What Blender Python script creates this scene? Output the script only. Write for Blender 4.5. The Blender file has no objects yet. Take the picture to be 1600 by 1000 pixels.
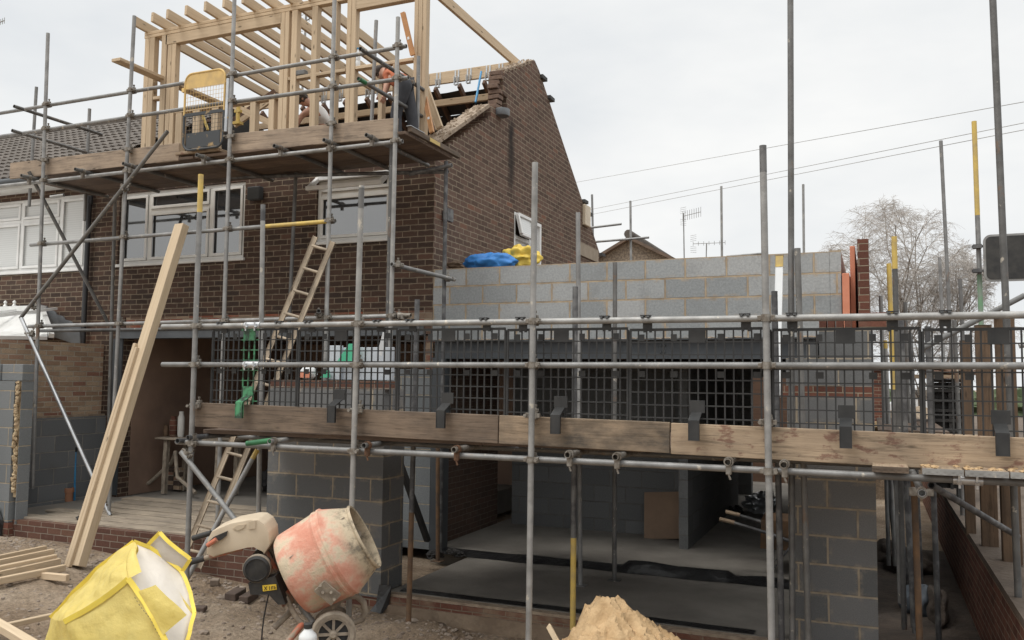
import bpy, bmesh, math, random
from mathutils import Vector, Matrix, noise

random.seed(7)
SC = bpy.context.scene
COL = SC.collection

# ------------------------------------------------------------------ camera
F, PITCH, ROLL, YAW = 1332.13, 0.0699122, 0.0109533, 0.4003757
_c, _s = math.cos, math.sin
FW = Vector((-_s(YAW)*_c(PITCH), _c(YAW)*_c(PITCH), _s(PITCH)))
_rt = Vector((_c(YAW), _s(YAW), 0)); _up = _rt.cross(FW)
RT = _c(ROLL)*_rt + _s(ROLL)*_up
UP = -_s(ROLL)*_rt + _c(ROLL)*_up
cam = bpy.data.cameras.new('camera'); camo = bpy.data.objects.new('camera', cam); COL.objects.link(camo)
camo.matrix_world = Matrix(((RT.x, UP.x, -FW.x, 0), (RT.y, UP.y, -FW.y, 0), (RT.z, UP.z, -FW.z, 0), (0, 0, 0, 1)))
cam.sensor_width = 36; cam.lens = F/1600*36; cam.clip_start = 0.05; cam.clip_end = 3000
SC.camera = camo

def ray(px, py): return FW*F + (px-800)*RT + (500-py)*UP
def PY(px, py, Y): d = ray(px, py); return d*(Y/d.y)      # the point seen there on a plane parallel to the house front
def PX(px, py, X): d = ray(px, py); return d*(X/d.x)      # ... on a plane parallel to the gable
def PZ(px, py, Z): d = ray(px, py); return d*(Z/d.z)      # ... on level ground

# ------------------------------------------------------------------ world: overcast
W = bpy.data.worlds.new('World'); SC.world = W; W.use_nodes = True
nt = W.node_tree; nt.nodes.clear()
out = nt.nodes.new('ShaderNodeOutputWorld'); bg = nt.nodes.new('ShaderNodeBackground')
sky = nt.nodes.new('ShaderNodeTexSky'); sky.sky_type = 'NISHITA'; sky.sun_disc = False
SUN_EL, SUN_ROT = math.radians(60), math.radians(215)
sky.sun_elevation = SUN_EL; sky.sun_rotation = SUN_ROT
bg.inputs['Strength'].default_value = 0.1
tc = nt.nodes.new('ShaderNodeTexCoord'); nz = nt.nodes.new('ShaderNodeTexNoise')
nz.inputs['Scale'].default_value = 2.2; nz.inputs['Detail'].default_value = 5; nz.inputs['Roughness'].default_value = 0.55
mp = nt.nodes.new('ShaderNodeMapping'); mp.inputs['Scale'].default_value = (1, 1, 2.5)
nt.links.new(tc.outputs['Generated'], mp.inputs[0]); nt.links.new(mp.outputs[0], nz.inputs['Vector'])
rp = nt.nodes.new('ShaderNodeValToRGB')
rp.color_ramp.elements[0].position = 0.32; rp.color_ramp.elements[0].color = (7.4, 7.65, 7.85, 1)
rp.color_ramp.elements[1].position = 0.66; rp.color_ramp.elements[1].color = (9.3, 9.3, 9.15, 1)
nt.links.new(nz.outputs['Fac'], rp.inputs[0])
mx = nt.nodes.new('ShaderNodeMix'); mx.data_type = 'RGBA'; mx.inputs[0].default_value = 0.97   # cloud deck over the clear sky
nt.links.new(sky.outputs[0], mx.inputs[6]); nt.links.new(rp.outputs[0], mx.inputs[7])
# an overcast sky is brightest overhead
sz = nt.nodes.new('ShaderNodeSeparateXYZ'); nt.links.new(tc.outputs['Generated'], sz.inputs[0])
zr = nt.nodes.new('ShaderNodeValToRGB'); zr.color_ramp.interpolation = 'EASE'
zr.color_ramp.elements[0].position = 0.40; zr.color_ramp.elements[0].color = (1, 1, 1, 1)
zr.color_ramp.elements[1].position = 0.85; zr.color_ramp.elements[1].color = (2.1, 2.08, 2.03, 1)
nt.links.new(sz.outputs[2], zr.inputs[0])
mz = nt.nodes.new('ShaderNodeMix'); mz.data_type = 'RGBA'; mz.blend_type = 'MULTIPLY'; mz.inputs[0].default_value = 1
nt.links.new(mx.outputs[2], mz.inputs[6]); nt.links.new(zr.outputs[0], mz.inputs[7]); nt.links.new(mz.outputs[2], bg.inputs[0]); nt.links.new(bg.outputs[0], out.inputs[0])
sun = bpy.data.lights.new('sun', 'SUN'); sun.energy = 1.5; sun.angle = math.radians(25); sun.color = (1, 0.965, 0.91)
suno = bpy.data.objects.new('sun', sun); COL.objects.link(suno)
# from behind the camera and a little to the left
sd = Vector((-0.55, -0.75, 0)).normalized()*math.cos(SUN_EL) + Vector((0, 0, math.sin(SUN_EL)))
suno.rotation_euler = (-sd).to_track_quat('-Z', 'Y').to_euler()
sky.sun_rotation = math.atan2(sd.x, sd.y)
SC.view_settings.view_transform = 'Standard'; SC.view_settings.look = 'None'
SC.view_settings.exposure = 0.1; SC.view_settings.gamma = 1
SC.cycles.max_bounces = 6; SC.cycles.diffuse_bounces = 4; SC.cycles.glossy_bounces = 3; SC.cycles.transmission_bounces = 3
SC.cycles.use_denoising = True

# ------------------------------------------------------------------ materials
def nodes(name):
    m = bpy.data.materials.new(name); m.use_nodes = True
    t = m.node_tree; b = t.nodes['Principled BSDF']
    return m, t, b
def N(t, kind, **kw):
    n = t.nodes.new(kind)
    for k, v in kw.items():
        if k.startswith('i_'): n.inputs[k[2:].replace('_', ' ')].default_value = v
        else: setattr(n, k, v)
    return n
def ramp(t, src, stops):
    r = t.nodes.new('ShaderNodeValToRGB'); cr = r.color_ramp
    while len(cr.elements) < len(stops): cr.elements.new(0.5)
    for e, (p, c) in zip(cr.elements, stops): e.position = p; e.color = (*c, 1)
    t.links.new(src, r.inputs[0]); return r
def mixc(t, a, b, fac, mode='MIX'):
    m = t.nodes.new('ShaderNodeMix'); m.data_type = 'RGBA'; m.blend_type = mode
    for s, v in ((0, fac), (6, a), (7, b)):
        if isinstance(v, (int, float)): m.inputs[s].default_value = v
        elif isinstance(v, tuple): m.inputs[s].default_value = (*v, 1)
        else: t.links.new(v, m.inputs[s])
    return m.outputs[2]
def bump(t, b, src, dist, strength=1.0):
    n = N(t, 'ShaderNodeBump', i_Distance=dist, i_Strength=strength)
    t.links.new(src, n.inputs['Height']); t.links.new(n.outputs[0], b.inputs['Normal']); return n
def coords(t, scale=(1, 1, 1), world=False):
    mp = N(t, 'ShaderNodeMapping'); mp.inputs['Scale'].default_value = scale
    if world: src = N(t, 'ShaderNodeNewGeometry').outputs['Position']
    else:
        src = N(t, 'ShaderNodeTexCoord').outputs['Object']
        oi = N(t, 'ShaderNodeObjectInfo'); m = N(t, 'ShaderNodeMath', operation='MULTIPLY'); m.inputs[1].default_value = 37.0
        t.links.new(oi.outputs['Random'], m.inputs[0]); t.links.new(m.outputs[0], mp.inputs['Location'])
    t.links.new(src, mp.inputs[0]); return mp.outputs[0]
def noi(t, vec, scale, detail=4, rough=0.55):
    n = N(t, 'ShaderNodeTexNoise', i_Scale=scale, i_Detail=detail, i_Roughness=rough)
    t.links.new(vec, n.inputs['Vector']); return n.outputs['Fac']

def plain(name, c1, c2=None, scale=4, rough=0.8, metal=0.0, bmp=0.0, bscale=40, world=False, lo=0.35, hi=0.65, spec=0.5):
    m, t, b = nodes(name); c2 = c2 or tuple(x*0.75 for x in c1)
    v = coords(t, world=world); n = noi(t, v, scale, 6)
    t.links.new(ramp(t, n, ((lo, c1), (hi, c2))).outputs[0], b.inputs['Base Color'])
    b.inputs['Roughness'].default_value = rough; b.inputs['Metallic'].default_value = metal
    b.inputs['Specular IOR Level'].default_value = spec
    if bmp: bump(t, b, noi(t, v, bscale, 5), bmp)
    return m

def wood(name, c1, c2, dirt=None, dscale=3.0, dlo=0.5, dhi=0.7, grain=22, rough=0.75, knots=True):
    """timber with its grain along the object's own X axis"""
    m, t, b = nodes(name)
    v = coords(t, (0.9, grain, grain)); n = noi(t, v, 2.2, 6, 0.6)
    col = ramp(t, n, ((0.3, c1), (0.7, c2))).outputs[0]
    if knots:
        kv = coords(t, (2.2, 7, 7)); vo = N(t, 'ShaderNodeTexVoronoi', i_Scale=1.3); t.links.new(kv, vo.inputs['Vector'])
        k = ramp(t, vo.outputs['Distance'], ((0.05, (1, 1, 1)), (0.13, (0, 0, 0)))).outputs[0]
        col = mixc(t, col, tuple(x*0.35 for x in c2), k)
    oi = N(t, 'ShaderNodeObjectInfo')
    tint = ramp(t, oi.outputs['Random'], ((0.0, (0.82, 0.80, 0.78)), (1.0, (1.06, 1.03, 1.0)))).outputs[0]
    col = mixc(t, col, tint, 1.0, 'MULTIPLY')
    if dirt:
        dv = coords(t, (1, 2, 2)); dn = noi(t, dv, dscale, 7, 0.65)
        col = mixc(t, col, dirt, ramp(t, dn, ((dlo, (0, 0, 0)), (dhi, (0.85, 0.85, 0.85)))).outputs[0])
        d2 = noi(t, coords(t, (.8, 9, 9)), 3.4, 8, .7); col = mixc(t, col, tuple(x*.45 for x in c2), ramp(t, d2, ((.52, (0, 0, 0)), (.66, (.75, .75, .75)))).outputs[0])
        d3 = noi(t, coords(t, (1, 1, 1)), 1.7, 6, .6); col = mixc(t, col, ramp(t, d3, ((.3, (.66, .66, .67)), (.7, (1.15, 1.13, 1.10)))).outputs[0], 1.0, 'MULTIPLY')
    t.links.new(col, b.inputs['Base Color']); b.inputs['Roughness'].default_value = rough
    b.inputs['Specular IOR Level'].default_value = 0.25
    bump(t, b, n, 0.004); return m

def wall_vec(t, zoff, xoff):
    """running-bond coordinates: along the wall and up, whichever way the wall faces"""
    g = N(t, 'ShaderNodeNewGeometry'); sp = N(t, 'ShaderNodeSeparateXYZ'); t.links.new(g.outputs['Position'], sp.inputs[0])
    sn = N(t, 'ShaderNodeSeparateXYZ'); t.links.new(g.outputs['True Normal'], sn.inputs[0])
    def absn(o):
        a = N(t, 'ShaderNodeMath', operation='ABSOLUTE'); t.links.new(o, a.inputs[0])
        gr = N(t, 'ShaderNodeMath', operation='GREATER_THAN'); gr.inputs[1].default_value = 0.7
        t.links.new(a.outputs[0], gr.inputs[0]); return gr.outputs[0]
    fx, fz = absn(sn.outputs[0]), absn(sn.outputs[2])
    def mixf(a, b, f):
        m = N(t, 'ShaderNodeMix', data_type='FLOAT'); t.links.new(f, m.inputs[0]); t.links.new(a, m.inputs[2]); t.links.new(b, m.inputs[3]); return m.outputs[0]
    u = mixf(sp.outputs[0], sp.outputs[1], fx); w = mixf(sp.outputs[2], sp.outputs[1], fz)
    cb = N(t, 'ShaderNodeCombineXYZ'); t.links.new(u, cb.inputs[0]); t.links.new(w, cb.inputs[1])
    ad = N(t, 'ShaderNodeVectorMath', operation='ADD'); ad.inputs[1].default_value = (xoff, zoff, 0); t.links.new(cb.outputs[0], ad.inputs[0])
    # wobble so that no joint is ruled
    nn = N(t, 'ShaderNodeTexNoise', i_Scale=5.0, i_Detail=3.0); t.links.new(g.outputs['Position'], nn.inputs['Vector'])
    sb = N(t, 'ShaderNodeVectorMath', operation='SUBTRACT'); sb.inputs[1].default_value = (0.5, 0.5, 0.5); t.links.new(nn.outputs['Color'], sb.inputs[0])
    sc = N(t, 'ShaderNodeVectorMath', operation='SCALE'); sc.inputs['Scale'].default_value = 0.012; t.links.new(sb.outputs[0], sc.inputs[0])
    a2 = N(t, 'ShaderNodeVectorMath', operation='ADD'); t.links.new(ad.outputs[0], a2.inputs[0]); t.links.new(sc.outputs[0], a2.inputs[1])
    return a2.outputs[0], g.outputs['Position'], sp

def bricks(name, stops, mortar, w=0.225, h=0.075, mort=0.011, zoff=0.0, xoff=0.0, rough=0.9, fine=60, dirt=None, dlo=0.55, dhi=0.75, dscale=1.6, soot=False, smear=0):
    m, t, b = nodes(name)
    v, pos, sp = wall_vec(t, zoff, xoff)
    bt = N(t, 'ShaderNodeTexBrick', offset=0.5, squash=1.0)
    bt.inputs['Scale'].default_value = 1.0; bt.inputs['Brick Width'].default_value = w; bt.inputs['Row Height'].default_value = h
    bt.inputs['Mortar Size'].default_value = mort*0.5; bt.inputs['Mortar Smooth'].default_value = 0.25; bt.inputs['Bias'].default_value = 0.0
    bt.inputs['Color1'].default_value = (0, 0, 0, 1); bt.inputs['Color2'].default_value = (1, 1, 1, 1); bt.inputs['Mortar'].default_value = (0.5, 0.5, 0.5, 1)
    t.links.new(v, bt.inputs['Vector'])
    col = ramp(t, bt.outputs['Color'], stops).outputs[0]
    fn = noi(t, pos, fine, 5, 0.7)
    col = mixc(t, col, ramp(t, fn, ((0.25, (0.72, 0.72, 0.72)), (0.8, (1.22, 1.2, 1.18)))).outputs[0], 1.0, 'MULTIPLY')
    if dirt:
        dn = noi(t, pos, dscale, 6, 0.62)
        col = mixc(t, col, dirt, ramp(t, dn, ((dlo, (0, 0, 0)), (dhi, (0.8, 0.8, 0.8)))).outputs[0])
    if soot:      # a long soot stain down the flank where a flue once stood
        sx = N(t, 'ShaderNodeSeparateXYZ'); t.links.new(pos, sx.inputs[0]); sn_ = noi(t, pos, 3.0, 5, .6)
        def mth(op, a, b_):
            n_ = N(t, 'ShaderNodeMath', operation=op)
            for i_, q_ in enumerate((a, b_)):
                if isinstance(q_, (int, float)): n_.inputs[i_].default_value = q_
                elif q_ is not None: t.links.new(q_, n_.inputs[i_])
            return n_.outputs[0]
        dy = mth('ABSOLUTE', mth('ADD', sx.outputs[1], mth('MULTIPLY_ADD', sn_, .12)), None) if False else mth('ABSOLUTE', mth('SUBTRACT', mth('ADD', sx.outputs[1], mth('MULTIPLY', mth('SUBTRACT', sn_, .5), .30)), 11.84), None)
        ky = ramp(t, dy, ((.0, (1, 1, 1)), (.06, (.9, .9, .9)), (.17, (0, 0, 0)))).outputs[0]
        kz = ramp(t, mth('MULTIPLY', mth('SUBTRACT', sx.outputs[2], 2.6), .5), ((.05, (0, 0, 0)), (.22, (.75, .75, .75)), (.6, (.95, .95, .95)), (.76, (0, 0, 0)))).outputs[0]
        sk_ = mixc(t, ky, kz, 1.0, 'MULTIPLY')
    mn = noi(t, pos, 9, 4)
    mc = ramp(t, mn, ((0.3, tuple(x*0.62 for x in mortar)), (0.7, mortar))).outputs[0]
    if smear:      # mortar dragged over the arrises
        b2 = N(t, 'ShaderNodeTexBrick', offset=0.5, squash=1.0)
        for k_, q_ in (('Scale', 1.0), ('Brick Width', w), ('Row Height', h), ('Mortar Size', mort*2.4), ('Mortar Smooth', .8)): b2.inputs[k_].default_value = q_
        t.links.new(v, b2.inputs['Vector'])
        sm = ramp(t, noi(t, pos, 13, 6, .65), ((.48, (0, 0, 0)), (.66, (smear, smear, smear)))).outputs[0]
        col = mixc(t, col, mc, mixc(t, b2.outputs['Fac'], sm, 1.0, 'MULTIPLY'))
    col = mixc(t, col, mc, bt.outputs['Fac'])
    if soot: col = mixc(t, col, (.018, .016, .015), sk_)
    t.links.new(col, b.inputs['Base Color']); b.inputs['Roughness'].default_value = rough; b.inputs['Specular IOR Level'].default_value = 0.2
    inv = N(t, 'ShaderNodeMath', operation='MULTIPLY_ADD'); inv.inputs[1].default_value = -1.0
    t.links.new(bt.outputs['Fac'], inv.inputs[0])
    f2 = N(t, 'ShaderNodeMath', operation='MULTIPLY'); f2.inputs[1].default_value = 0.35; t.links.new(fn, f2.inputs[0]); t.links.new(f2.outputs[0], inv.inputs[2])
    bump(t, b, inv.outputs[0], 0.006); return m

M = {}
M['brick_dark'] = bricks('dark brown brick', ((0, (.050, .034, .027)), (.35, (.070, .045, .035)), (.7, (.098, .060, .045)), (.92, (.056, .040, .034)), (1, (.125, .07, .05))), (.30, .24, .175), smear=.35, mort=.0115, dirt=(.10, .075, .058), dlo=.6, dhi=.85, dscale=1.1)
M['brick_gable'] = bricks('brown gable brick', ((0, (.092, .061, .048)), (.4, (.122, .079, .062)), (.93, (.150, .097, .076)), (1, (.20, .10, .068))), (.36, .295, .22), smear=.35, mort=0.012, soot=True)
M['brick_stock'] = bricks('weathered stock brick', ((0, (.33, .225, .155)), (.25, (.44, .315, .22)), (.7, (.50, .385, .275)), (.88, (.38, .225, .16)), (1, (.29, .15, .11))), (.55, .48, .39), h=.072, mort=.016, dirt=(.27, .155, .115), zoff=.02)
M['brick_red'] = bricks('red facing brick', ((0, (.105, .048, .036)), (.5, (.145, .062, .045)), (1, (.19, .085, .06))), (.33, .27, .2), dirt=(.19, .14, .105), dlo=.6)
M['brick_step'] = bricks('plinth brick', ((0, (.105, .055, .042)), (.5, (.13, .066, .05)), (1, (.155, .085, .06))), (.30, .25, .2), zoff=1.75, dirt=(.2, .15, .115), dlo=.58)
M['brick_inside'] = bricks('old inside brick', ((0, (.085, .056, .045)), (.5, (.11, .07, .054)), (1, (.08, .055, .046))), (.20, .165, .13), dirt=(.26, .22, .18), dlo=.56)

BLK = ((0, (.135, .140, .143)), (.5, (.165, .169, .172)), (1, (.20, .202, .203)))
M['block_pier'] = bricks('dense grey block', BLK, (.42, .355, .27), .45, .225, .019, zoff=.1, xoff=.13, smear=.6, fine=130, dirt=(.24, .22, .19), dlo=.62, dscale=3)
M['block_low'] = bricks('grey block', ((0, (.15, .16, .17)), (1, (.21, .22, .23))), (.36, .335, .30), .45, .225, .012, zoff=-.05, fine=110, dirt=(.13, .125, .12), dlo=.55)
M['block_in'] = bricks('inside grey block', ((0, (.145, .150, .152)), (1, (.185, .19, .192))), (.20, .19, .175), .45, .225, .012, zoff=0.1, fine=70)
M['aircrete'] = bricks('smooth blue grey block', ((0, (.265, .283, .292)), (.5, (.33, .348, .356)), (1, (.40, .412, .416))), (.46, .365, .26), .45, .225, .022, zoff=-.02, xoff=.1, fine=42, smear=.7, dirt=(.21, .215, .215), dlo=.54, dhi=.8, dscale=3.6)
M['mortar'] = plain('rough mortar', (.36, .285, .21), (.24, .18, .13), 14, bmp=.01, bscale=30)
M['foam'] = plain('cavity foam', (.55, .43, .27), (.36, .26, .16), 10, bmp=.02, bscale=25)
def tube_mat(name, c1, c2, rust=.62):
    m, t, b = nodes(name); v = coords(t)
    col = ramp(t, noi(t, v, 7, 6), ((.3, c1), (.72, c2))).outputs[0]
    oi = N(t, 'ShaderNodeObjectInfo'); col = mixc(t, col, ramp(t, oi.outputs['Random'], ((0, (.72, .72, .72)), (.6, (1, 1, 1)), (1, (1.12, 1.11, 1.08)))).outputs[0], 1, 'MULTIPLY')
    v2 = coords(t, (.7, 1.6, 1.6)); col = mixc(t, col, (.22, .13, .075), ramp(t, noi(t, v2, 3.1, 7, .7), ((rust, (0, 0, 0)), (rust+.08, (.75, .75, .75)))).outputs[0])
    v3 = coords(t, (1.1, 1.1, 1.1)); col = mixc(t, col, (.52, .475, .40), ramp(t, noi(t, v3, 11, 5, .6), ((.64, (0, 0, 0)), (.69, (.8, .8, .8)))).outputs[0])
    t.links.new(col, b.inputs['Base Color']); b.inputs['Roughness'].default_value = .52; b.inputs['Metallic'].default_value = .3
    bump(t, b, noi(t, v, 50, 5), .0018); return m
M['galv'] = tube_mat('galvanised tube', (.35, .348, .342), (.19, .188, .184))
M['galv_dark'] = tube_mat('dull old tube', (.20, .198, .194), (.10, .098, .095), .58)
M['galv_new'] = plain('bright new steel', (.68, .69, .70), (.48, .49, .5), 6, .32, .75)
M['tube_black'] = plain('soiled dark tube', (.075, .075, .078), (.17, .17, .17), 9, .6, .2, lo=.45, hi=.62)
M['tube_rust'] = plain('rusty prop', (.20, .115, .06), (.10, .07, .05), 8, .8, .1, bmp=.002)
M['paint_yellow'] = plain('yellow tube paint', (.60, .43, .11), (.42, .31, .13), 9, .5, lo=.42, hi=.7)
M['paint_green'] = plain('green paint', (.035, .20, .075), (.02, .095, .045), 9, .5)
M['coupler'] = plain('coupler steel', (.30, .28, .25), (.14, .115, .09), 22, .6, .45)
M['bolt_rust'] = plain('rusty bolt', (.17, .085, .045), (.09, .05, .03), 30, .8, .2)
M['timber_new'] = wood('new softwood', (.61, .495, .355), (.49, .385, .265))
M['timber_lean'] = wood('pale new joist', (.68, .56, .405), (.56, .445, .305))
M['timber_old'] = wood('weathered scaffold board', (.225, .175, .135), (.165, .128, .098), (.10, .08, .066), 2.5, .46, .70)
M['timber_upper'] = wood('faded scaffold board', (.40, .325, .255), (.31, .25, .195), (.20, .16, .13), 2.2, .52, .74)
M['timber_tan'] = wood('tan scaffold board', (.42, .335, .245), (.32, .25, .18), (.19, .10, .075), 7.5, .55, .63)
M['timber_burn'] = wood('tan board with dark smear', (.40, .315, .23), (.31, .24, .17), (.06, .055, .05), 1.3, .44, .62)
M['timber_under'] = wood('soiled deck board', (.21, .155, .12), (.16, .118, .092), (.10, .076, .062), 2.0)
M['timber_roof'] = wood('old brown rafter', (.155, .092, .062), (.095, .058, .042))
M['timber_post'] = wood('brown treated post', (.20, .138, .092), (.14, .095, .064), (.10, .072, .052), 2.0)
M['timber_floor'] = wood('dusty floor board', (.44, .385, .315), (.33, .285, .23), (.235, .195, .155), 2.0, .5, .72)
M['plywood'] = plain('plywood sheet', (.30, .20, .13), (.23, .155, .105), 3)
M['steel_grey'] = plain('grey primed steel', (.15, .162, .172), (.108, .116, .124), 3, .55, .1)
M['steel_dark'] = plain('dark grey steel', (.075, .083, .09), (.055, .06, .066), 3, .55, .1)
M['plastic_black'] = plain('black plastic mesh', (.018, .019, .020), (.034, .034, .034), 8, .5)
M['plastic_green'] = plain('green sprayed plastic', (.07, .27, .13), (.025, .05, .033), 14, .5, lo=.4, hi=.56)
M['green_worn'] = plain('faded green paint', (.16, .32, .18), (.25, .28, .25), 9, .6)
M['level_orange'] = plain('orange brown level', (.52, .27, .11), (.44, .21, .085), 6, .5)
M['upvc'] = plain('white window plastic', (.80, .80, .79), (.66, .66, .64), 3, .35)
M['upvc_dull'] = plain('dusty white plastic', (.68, .67, .64), (.58, .57, .54), 3, .45)
M['rubber'] = plain('black rubber', (.022, .022, .023), (.045, .043, .04), 14, .7)
M['black_pipe'] = plain('black plastic pipe', (.022, .022, .024), (.03, .03, .032), 3, .35)
M['felt'] = plain('black roofing felt', (.022, .021, .021), (.04, .037, .035), 5, .9, bmp=.01, bscale=12)
M['tile'] = plain('brown grey roof tile', (.085, .073, .063), (.135, .116, .10), 6, .9, bmp=.004, bscale=60, world=True)
M['lead'] = plain('lead flashing', (.22, .235, .25), (.15, .16, .172), 4, .5, .3)
M['terracotta'] = plain('terracotta clay', (.42, .20, .11), (.33, .155, .09), 6, .75)
M['blue_pipe'] = plain('blue water pipe', (.05, .28, .52), (.04, .2, .4), 4, .4)
M['blue_sack'] = plain('blue plastic sack', (.045, .24, .62), (.03, .17, .48), 5, .6)
M['yellow_sack'] = plain('yellow plastic sack', (.76, .55, .09), (.62, .44, .07), 4, .6)
M['insulation'] = plain('orange insulation board', (.66, .27, .17), (.58, .22, .13), 5, .8)
M['foil'] = plain('pale foil board', (.56, .60, .645), (.47, .51, .55), 3, .4, .15)
M['green_sheet'] = plain('mint green sheet', (.09, .50, .30), (.06, .38, .22), 4, .5)
M['plaster'] = plain('bare brown plaster', (.30, .20, .145), (.21, .14, .105), 1.4, .9, bmp=.004, bscale=16, world=True)
M['concrete'] = plain('concrete slab', (.24, .222, .195), (.165, .15, .132), 1.6, .9, bmp=.006, bscale=22, world=True)
M['concrete_dirty'] = plain('soil stained concrete', (.27, .205, .145), (.185, .135, .095), 4, .95, bmp=.02, bscale=14, world=True)
M['polythene'] = plain('black polythene', (.015, .015, .016), (.03, .03, .03), 5, .32, bmp=.02, bscale=9)
M['sand'] = plain('building sand', (.57, .40, .225), (.44, .295, .155), 9, .95, bmp=.012, bscale=45)
M['skin'] = plain('skin', (.52, .30, .215), (.46, .255, .18), 6, .55)
M['hair'] = plain('brown hair', (.055, .035, .024), (.035, .022, .015), 25, .7, bmp=.004)
M['vest'] = plain('white cotton', (.86, .86, .84), (.78, .77, .75), 5, .9)
M['trousers'] = plain('dark grey cloth', (.032, .034, .040), (.05, .052, .06), 8, .9)
M['shirt_orange'] = plain('orange shirt', (.44, .125, .05), (.33, .09, .04), 7, .85)
M['pebbledash'] = plain('pebbledash render', (.30, .24, .18), (.17, .135, .105), 14, .95, bmp=.02, bscale=18, world=True, lo=.42, hi=.58)
M['white_plastic'] = plain('white plastic', (.76, .78, .79), (.68, .7, .71), 4, .35)
M['cream_box'] = plain('cream plastic', (.62, .53, .40), (.56, .47, .35), 4, .5)
M['stone_band'] = plain('pale stone', (.34, .28, .215), (.27, .22, .165), 6, .9)
M['bark'] = plain('pale birch bark', (.34, .31, .275), (.13, .11, .095), 6, .9, lo=.48, hi=.6)
M['twig'] = plain('bare twig', (.46, .425, .39), (.34, .31, .285), 2, .9)
M['wire'] = plain('overhead wire', (.40, .40, .385), None, 2, .6)
M['car_paint'] = plain('white car paint', (.72, .73, .74), (.68, .69, .7), 2, .25)
M['hook_steel'] = plain('zinc hanger', (.62, .65, .67), (.5, .52, .54), 9, .35, .5)
M['leaf'] = plain('dull green leaves', (.05, .075, .03), (.075, .095, .045), 4, .8)

def soil_mat():
    m, t, b = nodes('site soil'); v = coords(t, world=True)
    a = ramp(t, noi(t, v, .9, 7, .65), ((.32, (.24, .178, .125)), (.5, (.355, .28, .208)), (.68, (.47, .39, .305)))).outputs[0]
    f = ramp(t, noi(t, v, 26, 6, .7), ((.3, (.55, .54, .53)), (.72, (1.3, 1.28, 1.26)))).outputs[0]
    t.links.new(mixc(t, a, f, 1, 'MULTIPLY'), b.inputs['Base Color']); b.inputs['Roughness'].default_value = .95; b.inputs['Specular IOR Level'].default_value = .15
    bump(t, b, noi(t, v, 30, 8, .75), .035); return m
M['soil'] = soil_mat()
def glass_mat(name, col, ior, stripes=False):
    m, t, b = nodes(name); b.inputs['Base Color'].default_value = (*col, 1); b.inputs['Roughness'].default_value = .03; b.inputs['IOR'].default_value = ior
    if stripes:   # a closed white slatted blind right behind the pane
        g = N(t, 'ShaderNodeNewGeometry'); w = N(t, 'ShaderNodeTexWave', bands_direction='Z', i_Scale=9.0, i_Distortion=.3); t.links.new(g.outputs['Position'], w.inputs['Vector'])
        t.links.new(ramp(t, w.outputs['Fac'], ((0, tuple(x*.9 for x in col)), (.5, col))).outputs[0], b.inputs['Base Color'])
    return m
M['glass'] = glass_mat('dark window glass', (.035, .038, .042), 2.9)
M['glass_blind'] = glass_mat('glass over white blind', (.62, .63, .62), 1.5, True)
def drum_mat():
    m, t, b = nodes('cement crusted orange drum'); v = coords(t, (1, 1, 1))
    base = ramp(t, noi(t, v, 5, 7, .65), ((.37, (.60, .26, .18)), (.49, (.65, .355, .26)), (.565, (.62, .475, .35)), (.60, (.58, .48, .345)), (.74, (.45, .38, .28)))).outputs[0]
    sp = N(t, 'ShaderNodeSeparateXYZ'); tcx = N(t, 'ShaderNodeTexCoord'); t.links.new(tcx.outputs['Object'], sp.inputs[0])
    mo = ramp(t, sp.outputs[2], ((.47, (0, 0, 0)), (.56, (1, 1, 1)))).outputs[0]
    crust = ramp(t, noi(t, v, 9, 8, .7), ((.35, (.20, .17, .125)), (.5, (.50, .41, .29)), (.7, (.58, .48, .34)))).outputs[0]
    base = mixc(t, base, crust, mo)
    t.links.new(base, b.inputs['Base Color']); b.inputs['Roughness'].default_value = .8
    bump(t, b, noi(t, v, 24, 8, .75), .012); return m
M['drum'] = drum_mat()
M['mixer_cover'] = plain('cement dusted beige cover', (.60, .50, .375), (.50, .41, .30), 4, .65)
M['mixer_frame'] = plain('flaking red frame', (.48, .15, .085), (.30, .24, .18), 10, .75, lo=.42, hi=.55)
M['cement_tube'] = plain('cement crusted tube', (.33, .28, .22), (.20, .165, .13), 12, .9, bmp=.006, bscale=40)
M['label_yellow'] = plain('yellow sticker', (.78, .55, .06), (.7, .48, .05), 8, .5)
M['ink'] = plain('dark ink', (.03, .025, .02), None, 3, .7)
M['bag_yellow'] = plain('yellow woven bag', (.92, .80, .32), (.84, .70, .22), 3.5, .55, bmp=.012, bscale=13, lo=.3, hi=.75)
M['bag_edge'] = plain('yellow bag hem', (.80, .62, .09), (.70, .53, .08), 8, .6)
M['bag_white'] = plain('translucent white lining', (.76, .71, .645), (.65, .60, .54), 3, .5, bmp=.008, bscale=12)
M['gate_mesh'] = plain('yellow gate steel', (.70, .48, .17), (.52, .36, .15), 7, .55)
M['gate_black'] = plain('worn black gate paint', (.045, .05, .055), (.42, .28, .12), 7, .6, lo=.6, hi=.68)
M['ladder_wood'] = wood('splashed ladder', (.50, .435, .345), (.38, .32, .25), (.22, .18, .14), 5)

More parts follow.
